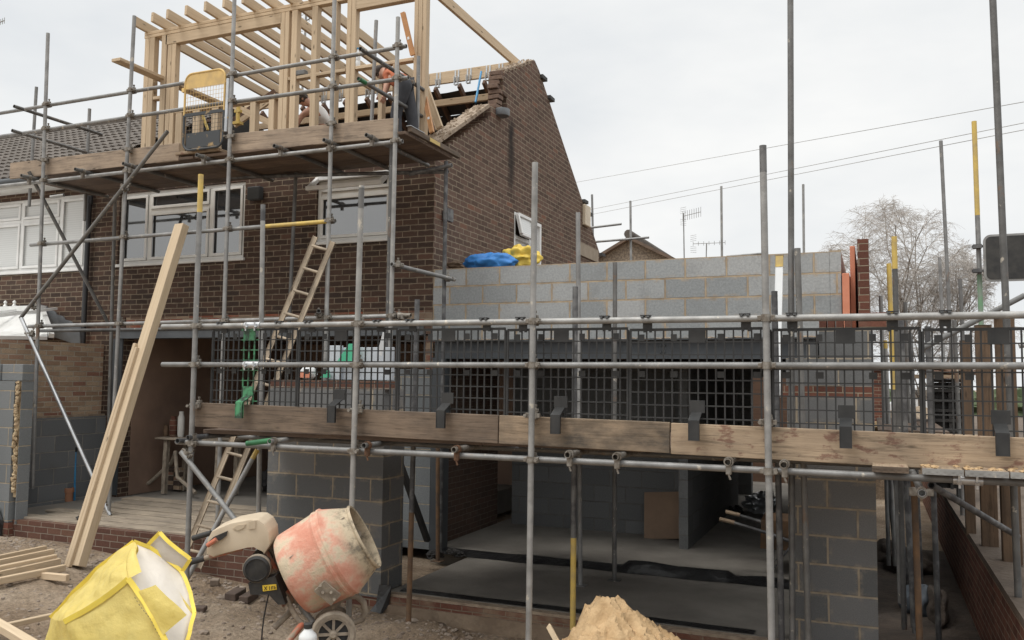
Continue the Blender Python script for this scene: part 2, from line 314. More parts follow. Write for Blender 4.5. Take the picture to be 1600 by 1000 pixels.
# ------------------------------------------------------------------ building helpers
WM = {}
class MB:
    """collects shapes in world coordinates; put() links them as ONE mesh object"""
    def __init__(s): s.bm = bmesh.new()
    def box(s, x0, x1, y0, y1, z0, z1, bev=0.0):
        g = bmesh.ops.create_cube(s.bm, size=1)['verts']
        for v in g: v.co = Vector(((x0+x1)/2 + v.co.x*abs(x1-x0), (y0+y1)/2 + v.co.y*abs(y1-y0), (z0+z1)/2 + v.co.z*abs(z1-z0)))
        if bev: bmesh.ops.bevel(s.bm, geom=list({e for v in g for e in v.link_edges}), offset=bev, segments=1, affect='EDGES', profile=.5)
        return s
    def bar(s, a, b, w, h, up=(0, 0, 1), bev=0.0):
        Mx = frame(a, b, up); L = (Vector(b)-Vector(a)).length
        g = bmesh.ops.create_cube(s.bm, size=1)['verts']
        for v in g: v.co = Mx @ Vector(((v.co.x+.5)*L, v.co.y*w, v.co.z*h))
        if bev: bmesh.ops.bevel(s.bm, geom=list({e for v in g for e in v.link_edges}), offset=bev, segments=1, affect='EDGES', profile=.5)
        return s
    def tube(s, pts, r, n=10, cap=True):
        pts = [Vector(p) for p in pts]; rs = r if isinstance(r, (list, tuple)) else [r]*len(pts)
        rings = []; up = None
        for i, p in enumerate(pts):
            d = (pts[min(i+1, len(pts)-1)] - pts[max(i-1, 0)]).normalized()
            if up is None: up = Vector((0, 0, 1)) if abs(d.z) < .9 else Vector((1, 0, 0))
            sx = d.cross(up).normalized(); up = sx.cross(d).normalized()
            rings.append([s.bm.verts.new(p + (sx*math.cos(2*math.pi*k/n) + up*math.sin(2*math.pi*k/n))*rs[i]) for k in range(n)])
        for A, B in zip(rings, rings[1:]):
            for k in range(n): s.bm.faces.new((A[k], A[(k+1) % n], B[(k+1) % n], B[k]))
        if cap and n > 2: s.bm.faces.new(rings[0][::-1]); s.bm.faces.new(rings[-1])
        return s
    def pipe(s, a, b, r=.0242, n=14, wall=.0045):
        """open-ended scaffold tube"""
        a, b = Vector(a), Vector(b); d = (b-a).normalized()
        up = Vector((0, 0, 1)) if abs(d.z) < .9 else Vector((1, 0, 0)); sx = d.cross(up).normalized(); up = sx.cross(d)
        R = []
        for p, q in ((a + d*.07, r-wall), (a, r-wall), (a, r), (b, r), (b, r-wall), (b - d*.07, r-wall)):
            R.append([s.bm.verts.new(p + (sx*math.cos(2*math.pi*k/n) + up*math.sin(2*math.pi*k/n))*q) for k in range(n)])
        for A, B in zip(R, R[1:]):
            for k in range(n): s.bm.faces.new((A[k], A[(k+1) % n], B[(k+1) % n], B[k]))
        s.bm.faces.new(R[0][::-1]); s.bm.faces.new(R[-1])
        return s
    def lathe(s, prof, Mx, n=32, cap=True):
        R = [[s.bm.verts.new(Mx @ Vector((r*math.cos(2*math.pi*k/n), r*math.sin(2*math.pi*k/n), z))) for k in range(n)] for r, z in prof]
        for A, B in zip(R, R[1:]):
            for k in range(n): s.bm.faces.new((A[k], A[(k+1) % n], B[(k+1) % n], B[k]))
        if cap: s.bm.faces.new(R[0][::-1]); s.bm.faces.new(R[-1])
        return s
    def poly(s, pts, thick):
        """flat outline given thickness along 'thick' (a vector)"""
        t = Vector(thick); A = [s.bm.verts.new(Vector(p)) for p in pts]; B = [s.bm.verts.new(Vector(p)+t) for p in pts]; n = len(pts)
        s.bm.faces.new(A); s.bm.faces.new(B[::-1])
        for k in range(n): s.bm.faces.new((A[k], B[k], B[(k+1) % n], A[(k+1) % n]))
        return s
    def quad(s, a, b, c, d): s.bm.faces.new([s.bm.verts.new(Vector(p)) for p in (a, b, c, d)]); return s
    def blob(s, c, r, seed=0, amp=.25, freq=2.0, sub=3):
        g = bmesh.ops.create_icosphere(s.bm, subdivisions=sub, radius=1)['verts']
        for v in g:
            d = v.co.normalized(); k = 1 + amp*noise.noise(d*freq + Vector((seed*3.1, seed*1.7, seed)))
            v.co = Vector(c) + Vector((d.x*r[0], d.y*r[1], d.z*r[2]))*k
        return s
def frame(a, b, up=(0, 0, 1)):
    a, b = Vector(a), Vector(b); x = (b-a).normalized(); u = Vector(up)
    if abs(x.dot(u)) > .98: u = Vector((0, 1, 0))
    y = u.cross(x).normalized(); z = x.cross(y)
    return Matrix(((x.x, y.x, z.x, a.x), (x.y, y.y, z.y, a.y), (x.z, y.z, z.z, a.z), (0, 0, 0, 1)))

def tag(o, label=None, cat=None, group=None, kind=None):
    if label: o['label'] = label
    if cat: o['category'] = cat
    if group: o['group'] = group
    if kind: o['kind'] = kind
    return o
def thing(name, loc, label, cat, group=None):
    o = bpy.data.objects.new(name, None); o.empty_display_size = .2; COL.objects.link(o); o.location = Vector(loc)
    WM[o] = Matrix.Translation(Vector(loc)); return tag(o, label, cat, group)
def place(o, parent, Mw):
    COL.objects.link(o); WM[o] = Mw
    if parent: o.parent = parent; o.matrix_basis = WM[parent].inverted() @ Mw
    else: o.matrix_basis = Mw
    return o
def put(name, mb, mat, parent=None, smooth=False, Mw=None, mats=None):
    """one mesh object out of shapes in world coordinates, its origin at the foot of the shape (or in the frame Mw)"""
    bm = mb.bm; bmesh.ops.recalc_face_normals(bm, faces=bm.faces)
    if Mw is None:
        xs = [v.co.x for v in bm.verts]; ys = [v.co.y for v in bm.verts]; zs = [v.co.z for v in bm.verts]
        Mw = Matrix.Translation(((min(xs)+max(xs))/2, (min(ys)+max(ys))/2, min(zs)))
    bm.transform(Mw.inverted())
    me = bpy.data.meshes.new(name); bm.to_mesh(me); bm.free()
    for m in (mats or [mat]): me.materials.append(m)
    if smooth:
        me.polygons.foreach_set('use_smooth', [True]*len(me.polygons))
        me.set_sharp_from_angle(angle=math.radians(38))
    return place(bpy.data.objects.new(name, me), parent, Mw)
def beam(name, a, b, w, h, mat, parent=None, up=(0, 0, 1), bev=.004):
    """a straight board or joist, w across and h along 'up', grain along it"""
    mb = MB().bar(a, b, w, h, up, bev); return put(name, mb, mat, parent, Mw=frame(a, b, up))
def pipe(name, a, b, mat, parent=None, r=.0242, tip=None, tipmat=None):
    mb = MB().pipe(a, b, r); o = put(name, mb, mat, parent, smooth=True, Mw=frame(a, b))
    return o
def copy_of(o, parent, Mw):
    c = o.copy(); return place(c, parent, Mw)
def wall(mb, us, ws, holes, d0, d1, axis='x'):
    """a wall of thickness d0..d1 over the grid us x ws with rectangular openings (i,j cells) left out; no hidden faces"""
    def pt(u, d, w): return (u, d, w) if axis == 'x' else (d, u, w)
    solid = lambda i, j: 0 <= i < len(us)-1 and 0 <= j < len(ws)-1 and (i, j) not in holes
    for i in range(len(us)-1):
        for j in range(len(ws)-1):
            if not solid(i, j): continue
            a, b, c, e = us[i], us[i+1], ws[j], ws[j+1]
            mb.quad(pt(a, d0, c), pt(b, d0, c), pt(b, d0, e), pt(a, d0, e)); mb.quad(pt(a, d1, c), pt(a, d1, e), pt(b, d1, e), pt(b, d1, c))
            if not solid(i-1, j): mb.quad(pt(a, d0, c), pt(a, d0, e), pt(a, d1, e), pt(a, d1, c))
            if not solid(i+1, j): mb.quad(pt(b, d0, c), pt(b, d1, c), pt(b, d1, e), pt(b, d0, e))
            if not solid(i, j-1): mb.quad(pt(a, d0, c), pt(a, d1, c), pt(b, d1, c), pt(b, d0, c))
            if not solid(i, j+1): mb.quad(pt(a, d0, e), pt(b, d0, e), pt(b, d1, e), pt(a, d1, e))
    bmesh.ops.remove_doubles(mb.bm, verts=mb.bm.verts, dist=.0005)
    return mb

# ------------------------------------------------------------------ ground
def lerp(a, b, t): return a+(b-a)*max(0, min(1, t))
def zg(x, y):
    z = lerp(-1.97, -2.20, (x+9)/3.2) if x < -5.8 else lerp(-2.20, -2.34, (x+5.8)/2.5)
    if y < 7.2:
        p = Vector((x, y, 0))
        z += .06*noise.noise(p*.9) + .04*noise.noise(p*2.7) + .024*noise.noise(p*7) + .016*noise.noise(p*15)
    return z
def axis_list(lo, hi, step, far):
    a = []; v = lo
    while v < hi: a.append(v); v += step
    a.append(hi); g = step; e = hi
    while e < far: g *= 1.5; e += g; a.append(e)
    g = step; e = lo; pre = []
    while e > -far: g *= 1.5; e -= g; pre.append(e)
    return pre[::-1] + a
xs = axis_list(-11, 1.0, .06, 300); ys = axis_list(3.6, 7.4, .06, 300)
bm = bmesh.new(); grid = [[bm.verts.new((x, y, zg(x, y))) for x in xs] for y in ys]
for j in range(len(ys)-1):
    for i in range(len(xs)-1): bm.faces.new((grid[j][i], grid[j][i+1], grid[j+1][i+1], grid[j+1][i]))
_g = MB(); _g.bm.free(); _g.bm = bm
tag(put('ground', _g, M['soil'], smooth=True, Mw=Matrix.Identity(4)), kind='structure')
# loose stones trodden into the soil
rb = MB(); rnd = random.Random(3)
for k in range(3800):
    x = rnd.uniform(-10, -.5); y = rnd.uniform(4.2, 7.25)
    if rnd.random() < .35: y = 7.3 - abs(rnd.gauss(0, .35))
    r = rnd.choice((.007, .008, .01, .012, .012, .014, .016, .02, .026)) if k % 60 else rnd.uniform(.035, .06); z = zg(x, y)
    g = bmesh.ops.create_icosphere(rb.bm, subdivisions=1, radius=1)['verts']; q = (rnd.uniform(.7, 1.3), rnd.uniform(.7, 1.3), rnd.uniform(.4, .8))
    for v in g:
        d = v.co*(1+.35*noise.noise(v.co*1.7+Vector((k, 0, 0)))); v.co = Vector((x+d.x*r*q[0], y+d.y*r*q[1], z+d.z*r*q[2]))
M['stone'] = plain('rubble', (.33, .275, .225), (.17, .13, .10), 3, .95, world=True)
tag(put('rubble', rb, M['stone']), 'loose stones and broken mortar trodden into the brown soil', 'rubble', kind='stuff')

M['brick_patch'] = bricks('patched brick course', ((0, (.17, .10, .075)), (.35, (.30, .09, .05)), (.6, (.13, .08, .06)), (.8, (.36, .27, .19)), (1, (.30, .21, .15))), (.36, .29, .22), dirt=(.3, .24, .18), dlo=.5, dscale=2.5)
M['block_stub'] = bricks('stub grey block', ((0, (.17, .185, .195)), (1, (.225, .24, .25))), (.44, .38, .29), .45, .225, .014, zoff=-.02, xoff=.12, fine=110)
LZ, RZ, HY = -1.75, -2.10, 9.40            # left floor, right floor, the plane of the house front
EX = 7.37                                  # the plane of the new extension's front
# floors
tag(put('floor_slab', MB().box(-4.45, -.36, EX+.11, 9.36, RZ-.25, RZ), M['concrete']), kind='structure')
tag(put('floor_slab', MB().box(-5.04, -.30, 9.42, 19, RZ-.25, RZ+.03), M['concrete']), kind='structure')
tag(put('floor_slab', MB().box(-10.45, -5.55, EX+.10, 15.5, LZ-.4, LZ-.03), M['concrete']), kind='structure')
# loose boards lying on the left floor
xb = [(-9.8, -5.8, 7.46, .2), (-9.6, -6.4, 7.70, .2), (-9.9, -5.9, 7.95, .22), (-9.3, -5.95, 8.25, .22), (-9.95, -6.6, 8.55, .22), (-9.7, -5.9, 8.86, .22), (-9.9, -5.9, 9.2, .24)]
names = ['dusty floor board along the edge of the brick step', 'short dusty floor board second from the brick step', 'dusty floor board third from the brick step', 'dusty floor board under the foot of the bright brace tube', 'dusty floor board in the middle of the left floor', 'dusty floor board just outside the steel lintel', 'dusty floor board right under the steel lintel']
for (x0, x1, y, w), nm in zip(xb, names):
    a = .02*random.uniform(-1, 1)
    tag(beam('floor_board', (x0, y+.11+a, LZ-.012), (x1, y+.11-a, LZ-.012), w, .032, M['timber_floor']), nm, 'board', 'boards laid over the left floor')
# brick step below the left floor, plinth below the right floor
tag(put('brick_step', MB().box(-9.72, -5.89, EX, EX+.1, -2.35, LZ-.02), M['brick_step']), 'low brick step below the boarded left floor', 'step')
pl = thing('plinth', (-2.4, EX, -2.4), 'low dirty plinth with one red brick course below the right opening', 'plinth')
M['brick_dirty'] = bricks('mud caked brick', ((0, (.14, .062, .045)), (1, (.19, .085, .06))), (.27, .21, .155), dirt=(.25, .185, .13), dlo=.42, dhi=.6, dscale=4)
b = MB().box(-4.5, -.62, EX, EX+.1, RZ-.10, RZ-.03); put('brick_course', b, M['brick_dirty'], pl)
b = MB().box(-4.5, -.62, EX+.02, EX+.14, RZ-.03, RZ-.005); put('mortar_bed', b, M['mortar'], pl)
b = MB().box(-4.5, -.62, EX-.03, EX+.1, -2.6, RZ-.10); put('footing', b, M['concrete_dirty'], pl)

# ------------------------------------------------------------------ the house
hs = thing('brick_house', (-8, HY, -2.1), 'dark brown brick house with gable end and opened up roof', 'house')
LX, GX = -10.92, -5.06
wl = MB()
W1 = (PY(183, 413, HY).x, PY(380, 403, HY).x, 1.65, 2.74); W2 = (PY(493, 379, HY).x, PY(612, 373, HY).x, 1.80, 2.68)
ux = [LX, -10.22, W1[0], W1[1], W2[0], W2[1], GX-.22, GX-.004]; ux.sort()
uz = [-2.1, .52, .86, 1.65, 1.80, 2.68, 2.74, 3.0]
holes = set()
for i in range(len(ux)-1):
    xm = (ux[i]+ux[i+1])/2
    for j in range(len(uz)-1):
        zm = (uz[j]+uz[j+1])/2
        if W1[0] < xm < W1[1] and W1[2] < zm < W1[3]: holes.add((i, j))
        if W2[0] < xm < W2[1] and W2[2] < zm < W2[3]: holes.add((i, j))
        if -10.22 < xm < GX and zm < .86: holes.add((i, j))
wall(wl, ux, uz, holes, HY, HY+.27, 'x')
put('front_wall', wl, M['brick_dark'], hs)
# reworked band above the steel: mixed red and pale bricks
put('brick_course', MB().box(-10.20, GX-.002, HY+.003, HY+.25, .69, .858), M['brick_patch'], hs)
put('steel_lintel', MB().box(-10.3, GX-.12, HY-.012, HY+.24, .545, .688).box(-10.3, GX-.12, HY-.05, HY-.012, .545, .557).box(-10.3, GX-.12, HY-.05, HY-.012, .676, .688), M['steel_grey'], hs)
put('steel_column', MB().box(-10.42, -10.23, HY-.02, HY+.18, LZ, .544), M['steel_dark'], hs)
# gable end
gb = MB(); gy = [HY+.004, 12.0, 13.18, 16.45]; gz = [.56, 1.55, 2.5999]
wall(gb, gy, gz, {(1, 1)}, GX-.25, GX, 'y')
prof = [(HY+.004, 2.6), (HY+.004, 2.99), (HY+.272, 3.03)]
y, z = HY+.272, 3.03
while y < 10.95:
    y += .112; prof.append((y, z)); z += .066 + random.uniform(-.004, .004); prof.append((y, z))
prof += [(11.08, z), (11.10, 3.98), (11.66, 4.05), (11.66, 4.28), (11.52, 4.30), (11.52, 4.52), (11.58, 4.68)]
y, z = 11.58, 4.68
while y < 12.55:
    y += .15; prof.append((y, z)); z += .073; prof.append((y, z))
prof += [(12.80, 5.27), (13.0, 5.17), (16.45, 2.6)]
gb.poly([(GX, p, q) for p, q in prof], (-.25, 0, 0))
put('gable_wall', gb, M['brick_gable'], hs)
# the flank below, now inside the extension
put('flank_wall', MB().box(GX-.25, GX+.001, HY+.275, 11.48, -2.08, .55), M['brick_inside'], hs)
put('block_nib', MB().box(-5.85, GX-.02, HY+.05, HY+.27, -2.1, .12), M['block_stub'], hs)
put('broken_brick', MB().box(-5.19, GX-.02, HY+.06, HY+.26, .121, .54), M['brick_patch'], hs)
M['brick_single'] = plain('broken brick', (.20, .135, .10), (.13, .085, .066), 9, .9, bmp=.004)
# soot streak, mortar verge, stone band, tile ends on the far slope
for (y0, z0, y1, z1, n) in ((9.42, 2.97, 11.06, 3.98, 150), (11.6, 4.68, 12.80, 5.26, 80)):
    vb = MB()
    vb.bar((GX-.13, y0, z0), (GX-.13, y1, z1), .235, .05)
    for k in range(n):
        t = random.random(); yy = lerp(y0, y1, t); zz = lerp(z0, z1, t)+random.uniform(.0, .03)
        s_ = random.choice((.012, .016, .02, .028)); p = Vector((GX-.13+random.uniform(-.13, .115), yy, zz)); q = Vector((random.gauss(0, 1), random.gauss(0, 1), random.gauss(0, .6))).normalized()
        vb.bar(p-q*s_, p+q*s_, s_*1.5, s_*1.1, (random.random(), .3, 1))
    put('mortar_bed', vb, M['mortar'], hs)
for k in range(8):
    yy = 11.50+random.uniform(-.06, .05); put('broken_brick', MB().bar((GX-.21, yy, 4.09+k*.076), (GX-.006+random.uniform(-.05, .012), yy+random.uniform(-.03, .03), 4.09+k*.076), .19+random.uniform(-.05, .02), .064, bev=.006), M['brick_single'], hs)
put('stone_band', MB().box(GX+.001, GX+.03, 15.15, 16.3, 2.36, 2.60), M['stone_band'], hs)
for yy, zz in ((13.05, 5.08), (13.42, 4.84), (15.35, 3.42), (15.62, 3.23), (16.5, 2.55)): put('tile_end', MB().box(GX-.1, GX+.05, yy, yy+.22, zz-.02, zz+.04), M['rubber'], hs)
# front eaves course under the scaffold, downpipe at the party wall
put('black_downpipe', MB().tube([(-10.98, HY-.07, 2.75), (-10.98, HY-.07, -1.7)], .038).tube([(-10.98, HY-.07, 2.6), (-10.98, HY-.07, 2.75)], .05), M['black_pipe'], hs, smooth=True)
fl = put('floodlight', MB().box(-7.93, -7.72, HY-.12, HY-.02, 2.44, 2.62, .01).box(-7.86, -7.79, HY-.02, HY, 2.5, 2.56), M['steel_dark'], hs)
put('vent_box', MB().box(GX+.001, GX+.07, 15.33, 15.66, 2.96, 3.36, .01), M['cream_box'], hs)
put('round_lamp', MB().lathe([(.11, 0), (.12, .03), (.12, .10), (.05, .125)], Matrix.Translation((GX+.05, 11.36, 3.9)), 20), M['lead'], hs, smooth=True)
put('pipe_bracket', MB().box(GX, GX+.09, 9.62, 9.70, 2.05, 2.15).box(GX+.06, GX+.10, 9.58, 9.74, 2.02, 2.18), M['tube_black'], hs)

def window(parent, x0, x1, z0, z1, y, cols, mat, gmat, transom=None, name='window'):
    """a plastic window filling its opening, set 30 mm back: outer frame, mullions, a transom in some lights; each pane a mesh of its own"""
    f = MB(); y0, y1, t = y+.03, y+.10, .055
    f.box(x0, x1, y0, y1, z0, z0+t, .006).box(x0, x1, y0, y1, z1-t, z1, .006).box(x0, x0+t, y0, y1, z0+t, z1-t, .006).box(x1-t, x1, y0, y1, z0+t, z1-t, .006)
    f.box(x0-.03, x1+.03, y-.035, y+.028, z0-.035, z0+.008, .006)
    cuts = [x0+t] + [x0+(x1-x0)*c for c in cols] + [x1-t]
    panes = []
    for c in cols: f.box(x0+(x1-x0)*c-.03, x0+(x1-x0)*c+.03, y0, y1, z0+t, z1-t, .006)
    for i in range(len(cuts)-1):
        a = cuts[i]+(.03 if i else 0); b = cuts[i+1]-(.03 if i < len(cuts)-2 else 0)
        zs = [z0+t, z1-t]
        if transom and i in transom[1]:
            zt = z0+(z1-z0)*transom[0]; f.box(a, b, y0, y1, zt-.03, zt+.03, .006); zs = [z0+t, zt-.03, z1-t]
        for k in range(len(zs)-1):
            c, d = zs[k]+(.03 if k else 0) if k else zs[k], zs[k+1]
            if k: c = zs[k]+.06
            s = .042   # sash
            f.box(a, b, y0-.018, y0-.001, c, c+s, .004).box(a, b, y0-.018, y0-.001, d-s, d, .004).box(a, a+s, y0-.018, y0-.001, c+s, d-s, .004).box(b-s, b, y0-.018, y0-.001, c+s, d-s, .004)
            panes.append((a, b, c, d))
    w = put(name, f, mat, parent)
    for a, b, c, d in panes: put('pane', MB().box(a, b, y0+.02, y0+.03, c, d), gmat, w)
    return w
window(hs, *W1, HY, (.245, .735), M['upvc_dull'], M['glass'], (.72, {1}))
w2 = window(hs, *W2, HY, (), M['upvc_dull'], M['glass'], (.74, {0}))
# its top light stands open, hinged at the head
sx0, sx1 = W2[0]-.01, W2[1]-.02; s = MB(); hz, oz, oy = 2.66, 2.49, HY-.22
for a, b_ in (((sx0, HY-.01, hz), (sx1, HY-.01, hz)), ((sx0, oy, oz), (sx1, oy, oz)), ((sx0+.03, HY-.01, hz), (sx0+.03, oy, oz)), ((sx1-.03, HY-.01, hz), (sx1-.03, oy, oz))): s.bar(a, b_, .055, .055, bev=.006)
sa = put('open_sash', s, M['upvc'], w2)
# gable window with one small light tilted out
gw = MB(); y0, y1, z0, z1 = 12.0, 13.18, 1.55, 2.595; X = GX-.02
for (a, b_, c, d) in ((y0, y1, z0, z0+.06), (y0, y1, z1-.06, z1), (y0, y0+.06, z0+.06, z1-.06), (y1-.06, y1, z0+.06, z1-.06), (12.62, 12.68, z0+.06, z1-.06)): gw.box(X-.06, X+.02, a, b_, c, d, .005)
gw.box(X-.06, X+.02, y0+.06, 12.62, 2.18, 2.24, .005)
gwo = put('window', gw, M['upvc'], hs)
put('pane', MB().box(X-.03, X-.02, y0+.06, 12.62, z0+.06, 2.18), M['glass_blind'], gwo)
put('pane', MB().box(X-.03, X-.02, 12.68, y1-.06, z0+.06, z1-.06), M['glass_blind'], gwo)
s = MB(); t = Vector((.07, 0, -.31)); p0 = Vector((GX+.03, 12.06, 2.56)); p1 = Vector((GX+.03, 12.62, 2.56))
for a, b_ in ((p0, p1), (p0+t, p1+t), (p0, p0+t), (p1, p1+t)): s.bar(a, b_, .06, .05, bev=.005)
so = put('open_sash', s, M['upvc'], gwo); put('pane', MB().quad(p0, p1, p1+t, p0+t), M['glass_blind'], so)

# inside: ceiling joists and boards over the opened ground floor
put('ceiling', MB().box(-10.2, GX-.26, HY+.29, 13.38, .62, .66), M['timber_under'], hs)
put('inner_wall', MB().box(-10.34, -10.21, HY+.19, 13.5, LZ-.02, .68), M['plaster'], hs)
put('rear_wall', MB().box(-10.2, GX-.26, 13.4, 13.5, LZ-.02, 2.84), M['plaster'], hs)
put('party_wall', MB().box(-10.95, -10.68, HY+.28, 12.75, 2.6, 3.2), M['brick_dark'], hs)

# roof: what is left of the far slope, seen from inside: rafters, purlin, torn black felt
RY, RZt = 12.62, 4.98; EYr, EZr = 16.45, 2.45; sl = (EZr-RZt)/(EYr-RY)
for k in range(12):
    x = -10.5 + k*.46
    beam('rafter', (x, RY, RZt-.02), (x, EYr, EZr-.02), .05, .10, M['timber_roof'], hs)
beam('purlin', (-10.6, 12.66, 4.70), (-5.32, 12.66, 4.70), .06, .11, M['timber_new'], hs)
beam('ridge_board', (-10.7, 12.40, 5.03), (GX-.1, 12.40, 5.03), .05, .20, M['timber_new'], hs)
for k in range(14):                                            # zinc hangers waiting for joists
    x = -8.9 + k*.285 + (.06 if k % 2 else 0)
    h = MB(); y = 12.37
    for dx in (-.03, .03): h.box(x+dx-.013, x+dx+.013, y-.004, y-.001, 4.93, 5.12); h.box(x+dx-.004, x+dx+.004, y-.06, y-.004, 4.86, 5.0)
    h.box(x-.03, x+.03, y-.06, y-.004, 4.856, 4.862); put('joist_hanger', h, M['hook_steel'], hs)
rndf = random.Random(5)
def slope_pt(x, y, dz=.06): return (x, y, RZt + (y-RY)*sl + dz)
ft = MB()
for k in range(11):                                            # felt between rafters, with open gaps up by the ridge
    xa = -10.5 + k*.46; xb_ = xa + .46
    top = RY + .17 + rndf.uniform(-.05, .06)
    cuts = [(top, 13.2), (13.22, 16.4)]
    if k in (9, 10): cuts = [(top, 13.15), (13.45+.1*(k-8), 16.4)]
    for ya, yb in cuts:
        ft.quad(slope_pt(xa, ya), slope_pt(xb_, ya+rndf.uniform(-.04, .04)), slope_pt(xb_, yb), slope_pt(xa, yb))
        ft.quad(slope_pt(xa, ya, .07), slope_pt(xb_, ya, .07), slope_pt(xb_, yb, .07), slope_pt(xa, yb, .07))
put('roof_felt', ft, M['felt'], hs)
put('loft_floor', MB().box(-10.6, GX-.26, HY+.3, 16.2, 2.86, 2.90), M['timber_under'], hs)
# ------------------------------------------------------------------ neighbour's house and its tiled roof
nb = thing('terraced_house', (-14.5, HY, -2.1), 'adjoining house on the left with tiled roof and white blinds', 'house')
WL = (PY(0, 427, HY).x-.9, PY(131, 419, HY).x, 1.63, 2.80)
nw = MB(); wall(nw, [-19, WL[0], WL[1], LX-.002], [-2.1, 1.63, 2.80, 3.0], {(1, 1)}, HY, HY+.27, 'x'); put('front_wall', nw, M['brick_dark'], nb)
window(nb, *WL, HY, (.20, .475, .79), M['upvc'], M['glass_blind'], (.70, {1, 2}))
put('soffit', MB().box(-19, LX-.1, HY-.30, HY-.001, 2.90, 2.93).box(-19, LX-.1, HY-.32, HY-.30, 2.88, 3.03), M['upvc_dull'], nb)
gt = MB().tube([(-19, HY-.39, 2.99), (LX-.1, HY-.39, 2.99)], .055, 12); put('gutter', gt, M['steel_dark'], nb, smooth=True)
ti = MB(); x0, x1 = -18.6, -10.86; nx = 232; rows = 14; ey, ez, ry, rz = HY-.36, 3.04, 12.66, 5.16; L = math.hypot(ry-ey, rz-ez); d = Vector((0, ry-ey, rz-ez))/L; nrm = Vector((0, -d.z, d.y))
for r in range(rows):
    a0 = r*L/rows; a1 = min(L, (r+1)*L/rows+.05); A = []; B = []; Cc = []
    for k in range(nx+1):
        x = x0+(x1-x0)*k/nx; ph = 2*math.pi*(x/.165); w = .020*(math.sin(ph)*.7 + .3*math.sin(2*ph+.6))
        jit = .004*noise.noise(Vector((math.floor(x/.33), r*1.7, 0)))
        p = Vector((x, ey, ez))
        A.append(ti.bm.verts.new(p+d*a0+nrm*(w+.040+jit))); B.append(ti.bm.verts.new(p+d*a1+nrm*(w+.012+jit))); Cc.append(ti.bm.verts.new(p+d*a0+nrm*(w+.014+jit)))
    for k in range(nx): ti.bm.faces.new((A[k], A[k+1], B[k+1], B[k])); ti.bm.faces.new((Cc[k], Cc[k+1], A[k+1], A[k]))
rf = put('tiled_roof', ti, M['tile'], nb, smooth=True)
put('roof_deck', MB().poly([(x0, ey+.02, ez-.03), (x0, ry, rz-.02), (x0, ry+3.9, rz-2.6), (x0, ry+3.9, rz-2.7), (x0, ey+.02, ez-.10)], (x1-x0-.02, 0, 0)), M['felt'], nb)
rt_ = MB().tube([(x0, ry+.02, rz+.02), (x1, ry+.02, rz+.02)], .11, 12); put('ridge_tiles', rt_, M['tile'], nb, smooth=True)
for k in range(14):                                            # broken mortar and battens along the cut edge of the tiles
    t = random.random(); p = Vector((x1+.03, ey, ez))+d*(L*t)+nrm*.0; put('batten_end', MB().box(p.x-random.uniform(.02, .1), p.x+random.uniform(.02, .10), p.y-.03, p.y+.03, p.z-.03, p.z+.02), M['timber_roof'], nb)

# ------------------------------------------------------------------ first-floor block wall on its steel beam, and the open end of the side wall
bw = thing('block_wall', (-2.7, HY, .27), 'smooth blue grey block wall carried on a grey steel beam', 'wall')
put('blockwork', MB().box(GX+.004, -.395, HY+.006, HY+.106, .478, 1.37), M['aircrete'], bw)
mb = MB()
for k in range(60):
    x = random.uniform(GX+.1, -.45); mb.blob((x, HY+.01, .474+random.uniform(-.008, .012)), (random.uniform(.02, .07), .02, .012), k, .4, 2, 1)
put('mortar_bed', mb, M['mortar'], bw, smooth=True)
sb_ = MB().box(GX+.02, -.55, HY+.045, HY+.06, .262, .462).box(GX+.02, -.55, HY-.04, HY+.145, .462, .474).box(GX+.02, -.55, HY-.04, HY+.145, .25, .262)
for px in (1031, 1037): 
    for pz in (.33, .40): sb_.tube([(PY(px, 545, HY).x, HY+.03, pz), (PY(px, 545, HY).x, HY+.045, pz)], .012, 8)
put('steel_beam', sb_, M['steel_dark'], bw)
put('steel_column', MB().box(-5.0, -4.84, HY-.09, HY+.08, RZ, .248), M['steel_dark'], bw)
sw = thing('cavity_wall', (-.2, HY, -.1), 'open end of the side cavity wall with orange insulation between leaves', 'wall')
put('block_leaf', MB().box(-.393, -.285, HY-.002, 16.5, .48, 1.38), M['aircrete'], sw)
put('insulation_board', MB().box(-.275, -.205, HY-.05, 11.2, .56, 1.13, .004), M['insulation'], sw)
put('insulation_board', MB().box(-.200, -.150, HY+.10, 11.2, .56, 1.43, .004), M['insulation'], sw)
put('brick_leaf', MB().box(-.125, -.02, HY-.05, 16.5, .485, 1.475), M['brick_red'], sw)
put('lower_leaf', MB().box(-.30, -.02, HY+.12, 16.5, -2.3, .476), M['block_low'], sw)
# ------------------------------------------------------------------ ground-floor piers of the extension
pr = thing('block_pier', (-.32, EX, -2.35), 'tall grey block pier right of the wide opening', 'pier')
put('lower_blocks', MB().box(-.655, .006, EX, EX+.30, -2.6, -.112), M['block_pier'], pr)
put('brick_course', MB().box(-.70, .006, EX+.001, EX+.30, -.108, -.028), M['brick_red'], pr)
M['block_up'] = bricks('grey upper block', BLK, (.42, .36, .28), .45, .225, .014, zoff=.025, xoff=.03, fine=130)
up = MB().box(-.66, .006, EX+.003, EX+.25, -.024, .20).box(-.40, .006, EX+.003, EX+.25, .2005, .43).box(-.50, -.41, EX+.04, EX+.25, .2005, .315)
put('upper_blocks', up, M['block_up'], pr)
bk = thing('brick_stack', (-.1, EX+.1, .44), 'row of red bricks on top of the right pier', 'bricks')
for k in range(4): put('brick', MB().box(-.40+k*.065, -.345+k*.065, EX+.04, EX+.24, .434, .53, .004), M['brick_red'], bk)
put('brick', MB().box(-.10, .12, EX+.04, EX+.14, .434, .50, .004), M['brick_red'], bk); put('brick', MB().box(-.10, .11, EX+.04, EX+.14, .504, .57, .004), M['brick_red'], bk)
